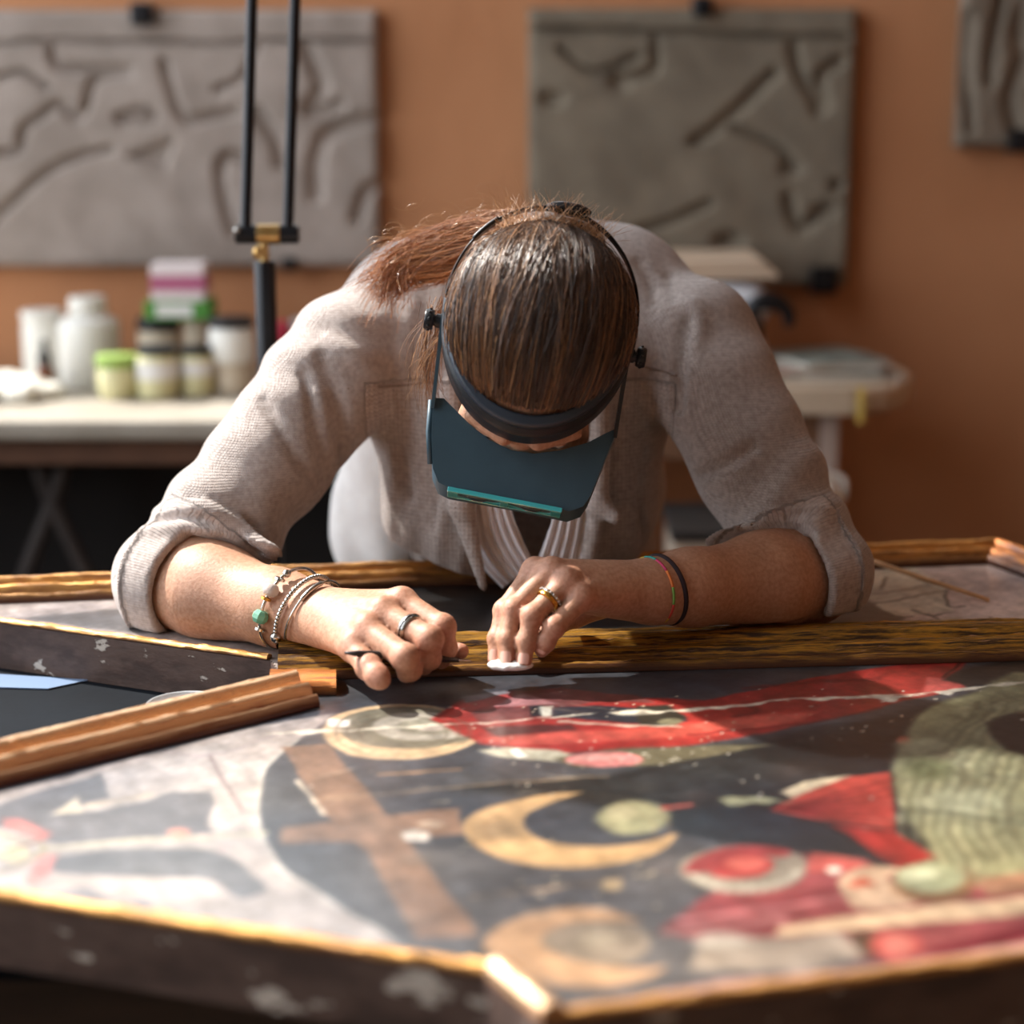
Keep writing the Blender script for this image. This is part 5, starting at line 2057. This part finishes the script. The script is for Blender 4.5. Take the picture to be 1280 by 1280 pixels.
MB().lathe([(0.0108, 0), (0.0122, 0.0012), (0.0122, bx1 - bx0 - 0.0012), (0.0108, bx1 - bx0)], (bx0, LY, zj), 20, (1, 0, 0)).build('brass_collar', m_brass, lamp, smooth=True, sharp=40)
MB().sphere(PY(296, 288, LY - 0.012), 0.0042, 10).build('end_screw', m_silver, lamp, smooth=True)
ends = []
for xa, xb in ((307, 315), (360, 369)):
    a = PY(xa, 286, LY)
    b_ = PY(xb, 0, LY + 0.02)
    e_ = a + (b_ - a) * 1.75
    ends.append(e_)
    MB().tube([a, b_, e_], 0.0068, 14).build('rod', m_lampblk, lamp, smooth=True, sharp=40)
# upper joint, second arm and shade above the picture
eu = (ends[0] + ends[1]) / 2
MB().tube([ends[0] - (0.02, 0, 0), ends[1] + (0.02, 0, 0)], 0.011, 14).build('joint_bar', m_lampblk, lamp, smooth=True, sharp=40)
hd2 = eu + np.array((-0.10, -0.25, 0.30))
MB().tube([eu, hd2], 0.0068, 12).build('upper_arm', m_lampblk, lamp, smooth=True)
MB().lathe([(0.02, 0.02), (0.03, 0.015), (0.07, -0.05), (0.085, -0.09), (0.082, -0.09), (0.066, -0.05), (0.026, 0.008)], hd2, 32, cap=False).build('shade', m_lampblk, lamp, smooth=True, sharp=50)

# ------------------------------------------------------------------ back tables
m_marble = mat('pale_worktop', (166, 158, 145), 0.55, col2=(150, 141, 127), scale=7)
m_apron = mat('brown_apron', (104, 72, 52), 0.7, col2=(84, 56, 40), scale=12)
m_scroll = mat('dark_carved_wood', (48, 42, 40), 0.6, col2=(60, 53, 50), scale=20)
BZ = 0.82
y_f = PZ(150, 526, BZ)[1]
bt_ = thing('side_table', (-0.75, 3.1, 0), 'pale-topped side table with dark scrolled legs holding the jars', 'table')
MB().box((-1.45, y_f, BZ - 0.032), (-0.02, 3.40, BZ), 0.008).build('table_top', m_marble, bt_)
MB().box((-1.40, y_f + 0.03, BZ - 0.075), (-0.06, 3.38, BZ - 0.0325), 0.003).build('apron', m_apron, bt_)
zf = 0.0


def scroll(cx, flip):
    pts = []
    for t_ in np.linspace(0, 1, 26):
        z_ = (BZ - 0.078) * (1 - t_)
        x_ = cx + flip * (0.105 * abs(math.sin(t_ * math.pi * 1.05)) ** 1.4 - 0.03)
        pts.append((x_, y_f + 0.10, z_))
    return pts


for cx, fl_ in ((PY(75, 690, y_f + .1)[0], 1), (PY(62, 690, y_f + .1)[0], -1), (-1.28, 1), (-1.30, -1)):
    MB().tube(scroll(cx, fl_), 0.014, 8).build('scroll_leg', m_scroll, bt_, smooth=True)
for cx in (-1.38, -0.12):
    MB().box((cx - .03, 3.28, 0), (cx + .03, 3.34, BZ - 0.0755), 0.004).build('leg', m_scroll, bt_)
    MB().box((cx - .03, y_f + .16, 0), (cx + .03, y_f + .22, BZ - 0.0755), 0.004).build('leg', m_scroll, bt_)
MB().box((-1.36, y_f + 0.30, 0.10), (-0.14, y_f + 0.33, 0.742), 0.004).build('shade_board', mat('under_table_shade', (26, 24, 24), 0.8, col2=(32, 29, 28), scale=9), bt_)  # dark sheet standing in for the deep shade under the table

# right-hand table
RZ = 0.85
yr = PZ(1000, 486, RZ)[1]
xr1 = PY(1062, 500, yr)[0]
xr2 = PY(1150, 505, yr + 0.1)[0]
m_white_tbl = mat('cream_tabletop', (206, 186, 162), 0.55, col2=(190, 170, 146), scale=10)
rt_ = thing('drawing_table', (0.3, 3.2, 0), 'cream drawing table with a rounded end and papers, by the ochre wall', 'table')
poly_ = [(0.02, yr), (xr1, yr)]
for a in np.linspace(-90, 90, 14):
    poly_.append((xr1 + (xr2 - xr1) * math.cos(math.radians(a)), (yr + 3.40) / 2 + (3.40 - yr) / 2 * math.sin(math.radians(a))))
poly_ += [(0.02, 3.40)]
o_ = MB().prism(poly_, RZ - 0.042, RZ).build('table_top', m_white_tbl, rt_)
md = o_.modifiers.new('bevel', 'BEVEL')
md.width = 0.014
md.segments = 4
md.limit_method = 'ANGLE'
MB().box((0.06, yr + 0.03, RZ - 0.12), (xr1 - 0.04, 3.37, RZ - 0.0425), 0.003).build('apron', mat('tan_apron', (120, 86, 62), 0.7), rt_)
for cx in (0.10, PY(1040, 560, yr)[0]):
    for y_ in (yr + 0.03, 3.32):
        MB().box((cx - .016, y_, 0), (cx + .016, y_ + .035, RZ - 0.043), 0.004).build('leg', mat('pale_leg', (176, 156, 144), 0.6), rt_)
# padded roll along the table end
tape = PY(1076, 505, yr - 0.004)
MB().box((tape[0] - .006, tape[1] - .003, RZ - 0.055), (tape[0] + .006, tape[1] + .0005, RZ + 0.003), 0.001).build('tape_strip', mat('yellow_tape', (206, 176, 90), 0.6), rt_)

# ------------------------------------------------------------------ jars, bottles and boxes on the side table
m_plastic_w = mat('white_plastic', (232, 230, 222), 0.4, col2=(224, 221, 212), scale=15)
m_label = mat('white_label', (226, 224, 220), 0.6)
m_lid_black = mat('black_lid', (26, 26, 28), 0.45)
m_lid_green = mat('green_lid', (150, 178, 90), 0.5)
m_cream = mat('cream_contents', (222, 216, 170), 0.4, col2=(206, 200, 150), scale=25)
m_beige = mat('beige_jar', (198, 182, 158), 0.45)
m_amber = mat('amber_glass', (120, 62, 22), 0.15, trans=0.3)


def px_w(px0, px1, y):
    return PY(px1, 450, y)[0] - PY(px0, 450, y)[0]


def base_on(pxc, pybase, z):
    return PZ(pxc, pybase, z)


def jar(name, x0, x1, ytop, ybase, z, mb, ml, label, cat, group=None, lid=0.26, wr=1.03, y=None, band=None):
    """jar seen between pixel columns x0..x1, standing at height z"""
    c_ = base_on((x0 + x1) / 2, ybase, z) if y is None else PY((x0 + x1) / 2, ybase, y)
    if y is not None:
        c_[2] = z
    r_ = px_w(x0, x1, c_[1]) / 2
    h_ = PY((x0 + x1) / 2, ytop, c_[1])[2] - z
    root = thing(name, tuple(c_), label, cat, group)
    hb = h_ * (1 - lid)
    MB().lathe([(r_ * .3, 0.0), (r_ * .88, 0.0), (r_ * .97, 0.003), (r_, 0.008), (r_, hb * .86), (r_ * .93, hb * .96), (r_ * .88, hb)], c_, 28).build('body', mb, root, smooth=True, sharp=40)
    MB().lathe([(r_ * .5, hb + .0003), (r_ * wr * .98, hb + .0003), (r_ * wr, hb + .002), (r_ * wr, h_ - .003), (r_ * wr * .96, h_), (r_ * .3, h_)], c_, 28).build('lid', ml, root, smooth=True, sharp=40)
    if band:
        MB().lathe([(r_ + .0006, hb * band[0]), (r_ + .0006, hb * band[1])], c_, 28, cap=False).build('label', band[2], root, smooth=True)
    return root, c_, r_, h_


def copy_tree(o, dx, label):
    c = o.copy()
    COL.objects.link(c)
    c.location = (o.location[0] + dx[0], o.location[1] + dx[1], o.location[2] + dx[2])
    c['label'] = label
    for ch_ in o.children:
        k_ = ch_.copy()
        COL.objects.link(k_)
        k_.parent = c
    return c


zB = BZ + 0.0005
jar('canister', 31, 82, 388, 476, zB, m_plastic_w, m_plastic_w, 'white cylindrical canister, leftmost on the side table', 'canister', lid=.12, wr=1.02)
# white bottle with narrow neck
c_ = PZ(114, 482, zB)
r_ = px_w(76, 152, c_[1]) / 2
h_ = PY(114, 371, c_[1])[2] - zB
bo = thing('bottle', tuple(c_), 'large white plastic bottle with a wide screw cap on the side table', 'bottle')
MB().lathe([(r_ * .4, 0), (r_ * .94, 0), (r_, .006), (r_, h_ * .66), (r_ * .94, h_ * .74), (r_ * .62, h_ * .80), (r_ * .52, h_ * .82)], c_, 32).build('body', m_plastic_w, bo, smooth=True, sharp=50)
MB().lathe([(r_ * .5, h_ * .822), (r_ * .60, h_ * .822), (r_ * .60, h_ * .96), (r_ * .57, h_), (r_ * .3, h_)], c_, 28).build('cap', m_plastic_w, bo, smooth=True, sharp=40)
# amber dropper
c_ = PZ(58, 494, zB)
r_ = px_w(48, 69, c_[1]) / 2
h_ = PY(58, 424, c_[1])[2] - zB
dr_ = thing('dropper_bottle', tuple(c_), 'small amber dropper bottle with black top before the white canister', 'bottle')
MB().lathe([(r_ * .4, 0), (r_ * .95, 0), (r_, .004), (r_, h_ * .45), (r_ * .5, h_ * .56)], c_, 20).build('body', m_amber, dr_, smooth=True, sharp=50)
MB().lathe([(r_ * .4, h_ * .562), (r_ * .75, h_ * .562), (r_ * .75, h_ * .74), (r_ * .4, h_ * .76), (r_ * .42, h_ * .95), (r_ * .2, h_)], c_, 20).build('dropper_cap', m_lid_black, dr_, smooth=True, sharp=50)

jar('jar', 123, 173, 443, 496, zB, m_cream, m_lid_green, 'small cream jar with a light green lid on the side table', 'jar', lid=.28)
j1, cj, rj, hj = jar('jar', 172, 224, 432, 496, zB, m_cream, m_lid_black, 'cream jar with black lid beside the green-lidded jar', 'jar', lid=.16, wr=.94, band=(.45, .85, m_label))
j2, cj2, rj2, hj2 = jar('jar', 226, 268, 433, 493, zB, m_cream, m_lid_black, 'cream jar with black lid, middle of the front row', 'jar', lid=.16, wr=.96, band=(.5, .85, m_label))
j3, cj3, rj3, hj3 = jar('jar', 268, 318, 452, 490, zB, m_beige, m_beige, 'low beige jar under a white black-lidded jar by the lamp pole', 'jar', lid=.2)
jar('jar', 262, 318, 397, 452, cj3[2] + hj3 + .0005, m_plastic_w, m_lid_black, 'white jar with black lid stacked by the lamp pole', 'jar', y=cj3[1], lid=.2)
# second row, standing on a low crate behind
yc = 3.24
zc0 = PY(220, 440, yc)[2]
cr = thing('wooden_crate', (PY(215, 450, yc)[0], yc, zB), 'low dark wooden crate under the rear jars', 'crate')
xa, xb = PY(168, 450, yc)[0], PY(262, 450, yc)[0]
MB().box((xa, yc - .045, zB), (xb, yc + .045, zc0), 0.003).build('body', m_apron, cr)
MB().box((xa - .002, yc - .047, zc0 - .012), (xb + .002, yc - .0455, zc0 - .004), 0.0005).build('edge_strip', m_scroll, cr)
jb, cb1, rb1, hb1 = jar('jar', 173, 226, 397, 440, zc0 + .0005, m_beige, m_lid_black, 'beige jar with broad black lid standing on the crate', 'jar', y=yc, lid=.34)
jb2, cb2, rb2, hb2 = jar('jar', 229, 262, 398, 440, zc0 + .0005, m_beige, m_beige, 'plain beige jar on the crate under the green box', 'jar', y=yc, lid=.2)
zt = max(cb1[2] + hb1, cb2[2] + hb2) + .0006
gb0, gb1 = PY(186, 400, yc)[0], PY(268, 400, yc)[0]
zg = PY(220, 374, yc)[2]
gbx = thing('green_box', ((gb0 + gb1) / 2, yc, zt), 'flat bright green box on top of the stacked jars', 'box')
MB().box((gb0, yc - .04, zt), (gb1, yc + .04, zg), 0.003).build('carton', mat('green_carton', (86, 150, 60), 0.6, col2=(70, 130, 50), scale=40), gbx)
MB().box((gb0 + .02, yc - .0406, zt + .006), (gb1 - .03, yc - .0402, zg - .004)).build('label', m_label, gbx)
pb0, pb1 = PY(193, 350, yc)[0], PY(258, 350, yc)[0]
zp = PY(220, 328, yc)[2]
pk = thing('carton_box', ((pb0 + pb1) / 2, yc, zg + .0005), 'white carton with a mauve band on top of the green box', 'box')
MB().box((pb0, yc - .035, zg + .0005), (pb1, yc + .035, zp), 0.002).build('carton', mat('white_carton', (226, 214, 214), 0.6), pk)
MB().box((pb0 - .0004, yc - .0356, zg + (zp - zg) * .28), (pb1 + .0004, yc + .0356, zg + (zp - zg) * .70)).build('band', mat('mauve_print', (176, 96, 128), 0.6), pk)
# bits by the pole
c_ = PZ(354, 430, zB)
c_ = PY(354, 430, 3.25)
MB().lathe([(0.004, zB - c_[2]), (0.016, zB - c_[2]), (0.016, 0.0), (0.014, 0.035), (0.005, 0.04)], c_, 16).build('paint_tube', mat('crimson_tube', (190, 50, 74), 0.4), smooth=True, sharp=40,
                                                                                                           label='crimson paint tube standing behind the lamp pole', cat='paint tube')
for i, (px_, w_, t_, lab, cl) in enumerate(((385, .055, 398, 'grey enamel tin half hidden by the sleeve', (150, 142, 136)), (404, .05, 402, 'small white tub closest to the shoulder behind the sleeve', (206, 200, 192)))):
    c_ = PY(px_, 440, 3.22 - i * .07)
    hh_ = PY(px_, t_, c_[1])[2] - zB
    MB().lathe([(.01, 0), (w_ * .45, 0), (w_ * .48, .004), (w_ * .5, hh_ - .012), (w_ * .53, hh_ - .011), (w_ * .53, hh_ - .002), (w_ * .5, hh_), (.01, hh_)], (c_[0], c_[1], zB), 24).build(
        'tin', mat('tin_paint', cl, 0.4), smooth=True, sharp=40, label=lab, cat='tin')
# crumpled papers at the far left
def sdf_crump(p):
    c0 = PZ(10, 488, zB + 0.012)
    d = ellip(p, c0, np.eye(3), (0.085, 0.06, 0.026))
    return np.maximum(d - 0.008 * smooth_noise(p * 75, 71) - 0.003 * smooth_noise(p * 190, 72), zB - p[:, 2])
c0 = PZ(10, 488, zB + 0.012)
vv, ff = sdf_mesh(sdf_crump, c0 - (.13, .10, .05), c0 + (.13, .10, .06), 0.004)
mesh_obj('crumpled_cloth', vv, ff, mat('white_rag', (222, 218, 206), 0.9, bump=0.001, bscale=60), smooth=True, label='crumpled white rag at the left end of the side table', cat='rag')

# ------------------------------------------------------------------ clutter on the drawing table
zR = RZ + 0.0006
cols = [(190, 186, 182), (112, 128, 118), (178, 104, 92), (206, 202, 190), (150, 160, 152)]
labs = ['grey magazine, lowest of the pile on the drawing table', 'green magazine second from the bottom of the pile', 'reddish booklet in the middle of the magazine pile',
        'cream sheet stack under the top magazine', 'pale grey-green magazine on top of the pile']
xm, ym = PY(1015, 470, 3.17)[0], 3.17
z_ = zR
for i, (c3_, lb) in enumerate(zip(cols, labs)):
    th_ = [.007, .005, .004, .004, .005][i]
    w_ = [.26, .24, .17, .2, .15][i]
    rr_ = Matrix.Rotation(math.radians([3, -6, 12, -3, 18][i]), 3, 'Z')
    dx = [0, -.01, -.03, .0, .02][i]
    o_ = thing('magazine', (xm + dx, ym, z_), lb, 'magazine', 'magazines on the drawing table')
    MB().box((xm + dx - w_ / 2, ym - .09, z_), (xm + dx + w_ / 2, ym + .09, z_ + th_), 0.001, rr_).build('pages', mat('page_edges', (214, 208, 196), 0.8), o_)
    MB().box((xm + dx - w_ / 2 - .001, ym - .091, z_ + th_ + .0001), (xm + dx + w_ / 2 + .001, ym + .091, z_ + th_ + .0008), 0, rr_).build('cover', mat('cover_print', c3_, 0.5, col2=tuple(int(v * .7) for v in c3_), scale=22), o_)
    z_ += th_ + .0012
# pale pile behind the shoulder
pz0, pz1, pz2 = zR, PY(900, 352, 3.24)[2], PY(900, 320, 3.24)[2]
x0_, x1_ = PY(800, 380, 3.24)[0], PY(962, 380, 3.24)[0]
fp = thing('folded_cloth', ((x0_ + x1_) / 2, 3.27, pz0), 'pale blue-white folded cloth bundle behind the right shoulder', 'cloth')
def sdf_bundle(p):
    c1_ = np.array(((x0_ + x1_) / 2 - .01, 3.27, (pz0 + pz1) / 2))
    q_ = np.abs(p - c1_) - np.array(((x1_ - x0_) / 2 - .03, .07, (pz1 - pz0) / 2 - .03))
    d = np.linalg.norm(np.maximum(q_, 0), axis=1) + np.minimum(q_.max(1), 0) - .03
    return np.maximum(d - 0.006 * np.sin(p[:, 2] * 70 + p[:, 0] * 22) - .003 * smooth_noise(p * 60, 77), pz0 - p[:, 2])
vv, ff = sdf_mesh(sdf_bundle, (x0_ - .06, 3.12, pz0 - .02), (x1_ + .06, 3.43, pz1 + .03), 0.005)
mesh_obj('bundle', vv, ff, mat('pale_blue_cloth', (206, 208, 214), 0.85), fp, smooth=True)
lid_ = thing('card_folder', ((x0_ + x1_) / 2, 3.27, pz1 + .010), 'beige card folder lying on the pale cloth bundle', 'folder')
for i in range(3):
    zz = pz1 + .010 + i * (pz2 - pz1 - .010) / 3
    MB().box((x0_ + .01 * i, 3.18, zz), (x1_ + .006 - .012 * i, 3.37, zz + (pz2 - pz1 - .010) / 3 - .0006), 0.004).build('board', mat('beige_card', (206, 184, 160), 0.8), lid_)
bk = [PY(*q_, 3.14) for q_ in ((940, 432), (944, 408), (938, 388), (952, 377), (972, 379), (986, 392), (985, 408))]
bk[0][2] = zR + 0.022
bkp = catmull(bk, 6)
hk = thing('desk_clamp', tuple((bk[0][0], bk[0][1], zR)), 'black curved clamp standing on the drawing table', 'clamp')
MB().tube(bkp, np.interp(np.linspace(0, 1, len(bkp)), [0, .3, .6, 1], [.014, .012, .016, .008]), 12).build('arm', m_lampblk, hk, smooth=True)
MB().box((bk[0][0] - .05, bk[0][1] - .03, zR), (bk[0][0] + .03, bk[0][1] + .03, zR + .022), .004).build('foot', m_lampblk, hk)

# low cabinet with a white jug behind the right arm
cbx0, cbx1 = PY(840, 640, 2.80)[0], PY(1052, 640, 2.80)[0]
zcab = PY(940, 664, 2.80)[2]
cab = thing('low_cabinet', ((cbx0 + cbx1) / 2, 2.90, 0), 'low beige cabinet with a dark top behind the right arm', 'cabinet')
MB().box((cbx0 + .005, 2.805, 0.02), (cbx1 - .005, 2.99, zcab - .018), 0.003).build('body', mat('beige_cabinet', (176, 158, 140), 0.6), cab)
MB().box((cbx0, 2.80, zcab - .0175), (cbx1, 3.0, zcab), 0.003).build('top', mat('dark_top_board', (44, 40, 38), 0.6), cab)
MB().box((cbx0 + .02, 2.798, 0.05), (cbx1 - .02, 2.8045, zcab - .04), 0.002).build('door', mat('beige_cabinet_door', (184, 168, 150), 0.6), cab)
jc = np.array((PY(1026, 640, 2.86)[0], 2.87, zcab + .0005))
jh = PY(1030, 588, 2.87)[2] - jc[2]
jg = thing('white_jug', tuple(jc), 'white plastic jug on the low cabinet beside the right elbow', 'jug')
MB().lathe([(.01, 0), (.028, 0), (.031, .004), (.031, jh * .55), (.024, jh * .75), (.012, jh * .86), (.012, jh)], jc, 28).build('body', m_plastic_w, jg, smooth=True, sharp=50)
MB().tube(catmull([jc + (.012, 0, jh * .9), jc + (.034, 0, jh * .82), jc + (.036, 0, jh * .5), jc + (.028, 0, jh * .35)], 6), .005, 10).build('handle', m_plastic_w, jg, smooth=True)

# ------------------------------------------------------------------ carved reliefs on the wall
def relief(name, x0, x1, y0, y1, lines, blobs, polys, colr, colr2, label, clamps, depth=0.016):
    yw = WY1 - 0.002
    yf = yw - 0.040
    a, b_ = PY(x0, y1, yf), PY(x1, y0, yf)
    gx_ = np.arange(a[0], b_[0], 0.0045)
    gz_ = np.arange(a[2], b_[2], 0.0045)
    X, Z = np.meshgrid(gx_, gz_, indexing='ij')
    sh_ = X.shape
    P = np.stack((X.ravel(), np.full(X.size, yf), Z.ravel()), -1)
    uu, ww = project(P)
    jn = smooth_noise(P * 30, 5) * 2.5
    h_ = np.zeros(X.size)
    for pts, wd in lines:
        d = line_d(uu + jn, ww + np.roll(jn, 55), catmull(pts, 5))
        h_ = np.maximum(h_, np.clip(1.35 - d / wd, 0, 1))
    for cx, cy, rx, ry in blobs:
        h_ = np.maximum(h_, np.clip(1.4 - np.hypot((uu - cx) / rx, (ww - cy) / ry), 0, 1))
    for pts in polys:
        h_ = np.maximum(h_, np.clip(0.5 - poly_sd(uu + jn, ww, pts) / 8, 0, 1))
    ed = np.minimum.reduce([P[:, 0] - gx_[0], gx_[-1] - P[:, 0], P[:, 2] - gz_[0], gz_[-1] - P[:, 2]])
    rim = np.clip(1 - ed / 0.012, 0, 1) ** 2 * 0.008
    lump = smooth_noise(P * 22, 9) * 0.0035 + smooth_noise(P * 70, 10) * 0.0012
    P[:, 1] = yf + h_ * depth + rim + lump + 0.003
    n_ = X.size
    Bk = P.copy()
    Bk[:, 1] = yw
    g_ = np.arange(n_).reshape(sh_)
    q_ = np.stack((g_[:-1, :-1], g_[1:, :-1], g_[1:, 1:], g_[:-1, 1:]), -1).reshape(-1, 4)
    rimi = np.concatenate((g_[:, 0], g_[-1, 1:], g_[-2::-1, -1], g_[0, -2:0:-1]))
    r2 = np.roll(rimi, -1)
    sides = np.stack((r2, rimi, rimi + n_, r2 + n_), -1)
    root = thing(name, ((a[0] + b_[0]) / 2, yw, a[2]), label, 'relief')
    mesh_obj('slab', np.concatenate((P, Bk)), np.concatenate((q_, sides, q_[:, ::-1] + n_)), mat('plaster_relief', colr, 0.9, col2=colr2, scale=14, bump=0.002, bscale=60), root, smooth=True, sharp=50)
    for cx, cy, s_ in clamps:
        c_ = PY(cx, cy, yf - 0.008)
        MB().box(c_ - (s_, .012, s_), c_ + (s_, .044, s_), 0.005).build('bracket', m_lampblk, root)
        MB().sphere(c_ + (0, -.014, 0), .006, 10).build('bracket_screw', m_lampblk, root, smooth=True)
    return root


relief('wall_relief', -190, 470, 12, 334,
       [([(-190, 52), (200, 52), (470, 50)], 3), ([(65, 62), (75, 84), (125, 86), (160, 86)], 6), ([(160, 90), (118, 100), (108, 130), (95, 147), (75, 130), (50, 146), (30, 160), (24, 186), (0, 190)], 6),
        ([(205, 78), (212, 110), (222, 140), (238, 152), (292, 140)], 7), ([(-30, 300), (0, 268), (30, 238), (62, 214), (100, 196), (136, 187)], 6), ([(145, 146), (180, 136), (190, 150), (150, 152)], 5),
        ([(320, 142), (345, 175), (352, 206)], 9), ([(305, 200), (285, 196), (272, 214), (280, 258), (292, 290)], 8), ([(395, 244), (394, 205), (405, 172), (432, 156), (468, 150)], 10),
        ([(384, 60), (402, 110), (388, 138), (424, 134)], 10), ([(446, 275), (455, 242), (470, 230)], 9), ([(60, 110), (30, 90), (0, 96)], 4), ([(320, 60), (300, 95), (270, 110)], 5),
        ([(-190, 120), (-120, 150), (-60, 130), (-20, 170)], 8)],
       [], [[(158, 195), (216, 172), (206, 212)]], (162, 149, 140), (144, 132, 123), 'wide grey carved relief slab hanging above the jars', [(177, 17, .019), (362, 330, .012)])
relief('wall_relief', 660, 1074, 8, 358,
       [([(662, 37), (800, 40), (1062, 46)], 4), ([(968, 92), (930, 130), (900, 155), (868, 178)], 8), ([(915, 160), (960, 176), (988, 198)], 5), ([(990, 58), (1000, 95), (1030, 130), (1024, 96), (1050, 78)], 8),
        ([(1010, 110), (1022, 140)], 6), ([(800, 288), (848, 272), (888, 254)], 6), ([(820, 48), (818, 88), (776, 100)], 6), ([(985, 245), (1000, 285), (1030, 262)], 8), ([(700, 60), (740, 90), (800, 70)], 4)],
       [(690, 124, 16, 10), (990, 210, 14, 10), (1032, 264, 14, 10), (912, 302, 18, 12), (776, 100, 14, 12), (1046, 232, 8, 8)], [], (126, 115, 99), (110, 100, 86),
       'square grey-brown carved relief slab hanging in the middle of the wall', [(878, 8, .017), (1030, 350, .024)])
relief('wall_relief', 1197, 1460, -60, 184,
       [([(1212, 20), (1210, 90), (1214, 160)], 8), ([(1252, 0), (1240, 60), (1238, 100)], 8), ([(1280, 70), (1262, 120), (1272, 160)], 10)],
       [(1276, 40, 12, 30)], [], (134, 121, 106), (118, 106, 92), 'grey carved relief slab cut by the right edge of the picture', [(1276, 176, .020)])
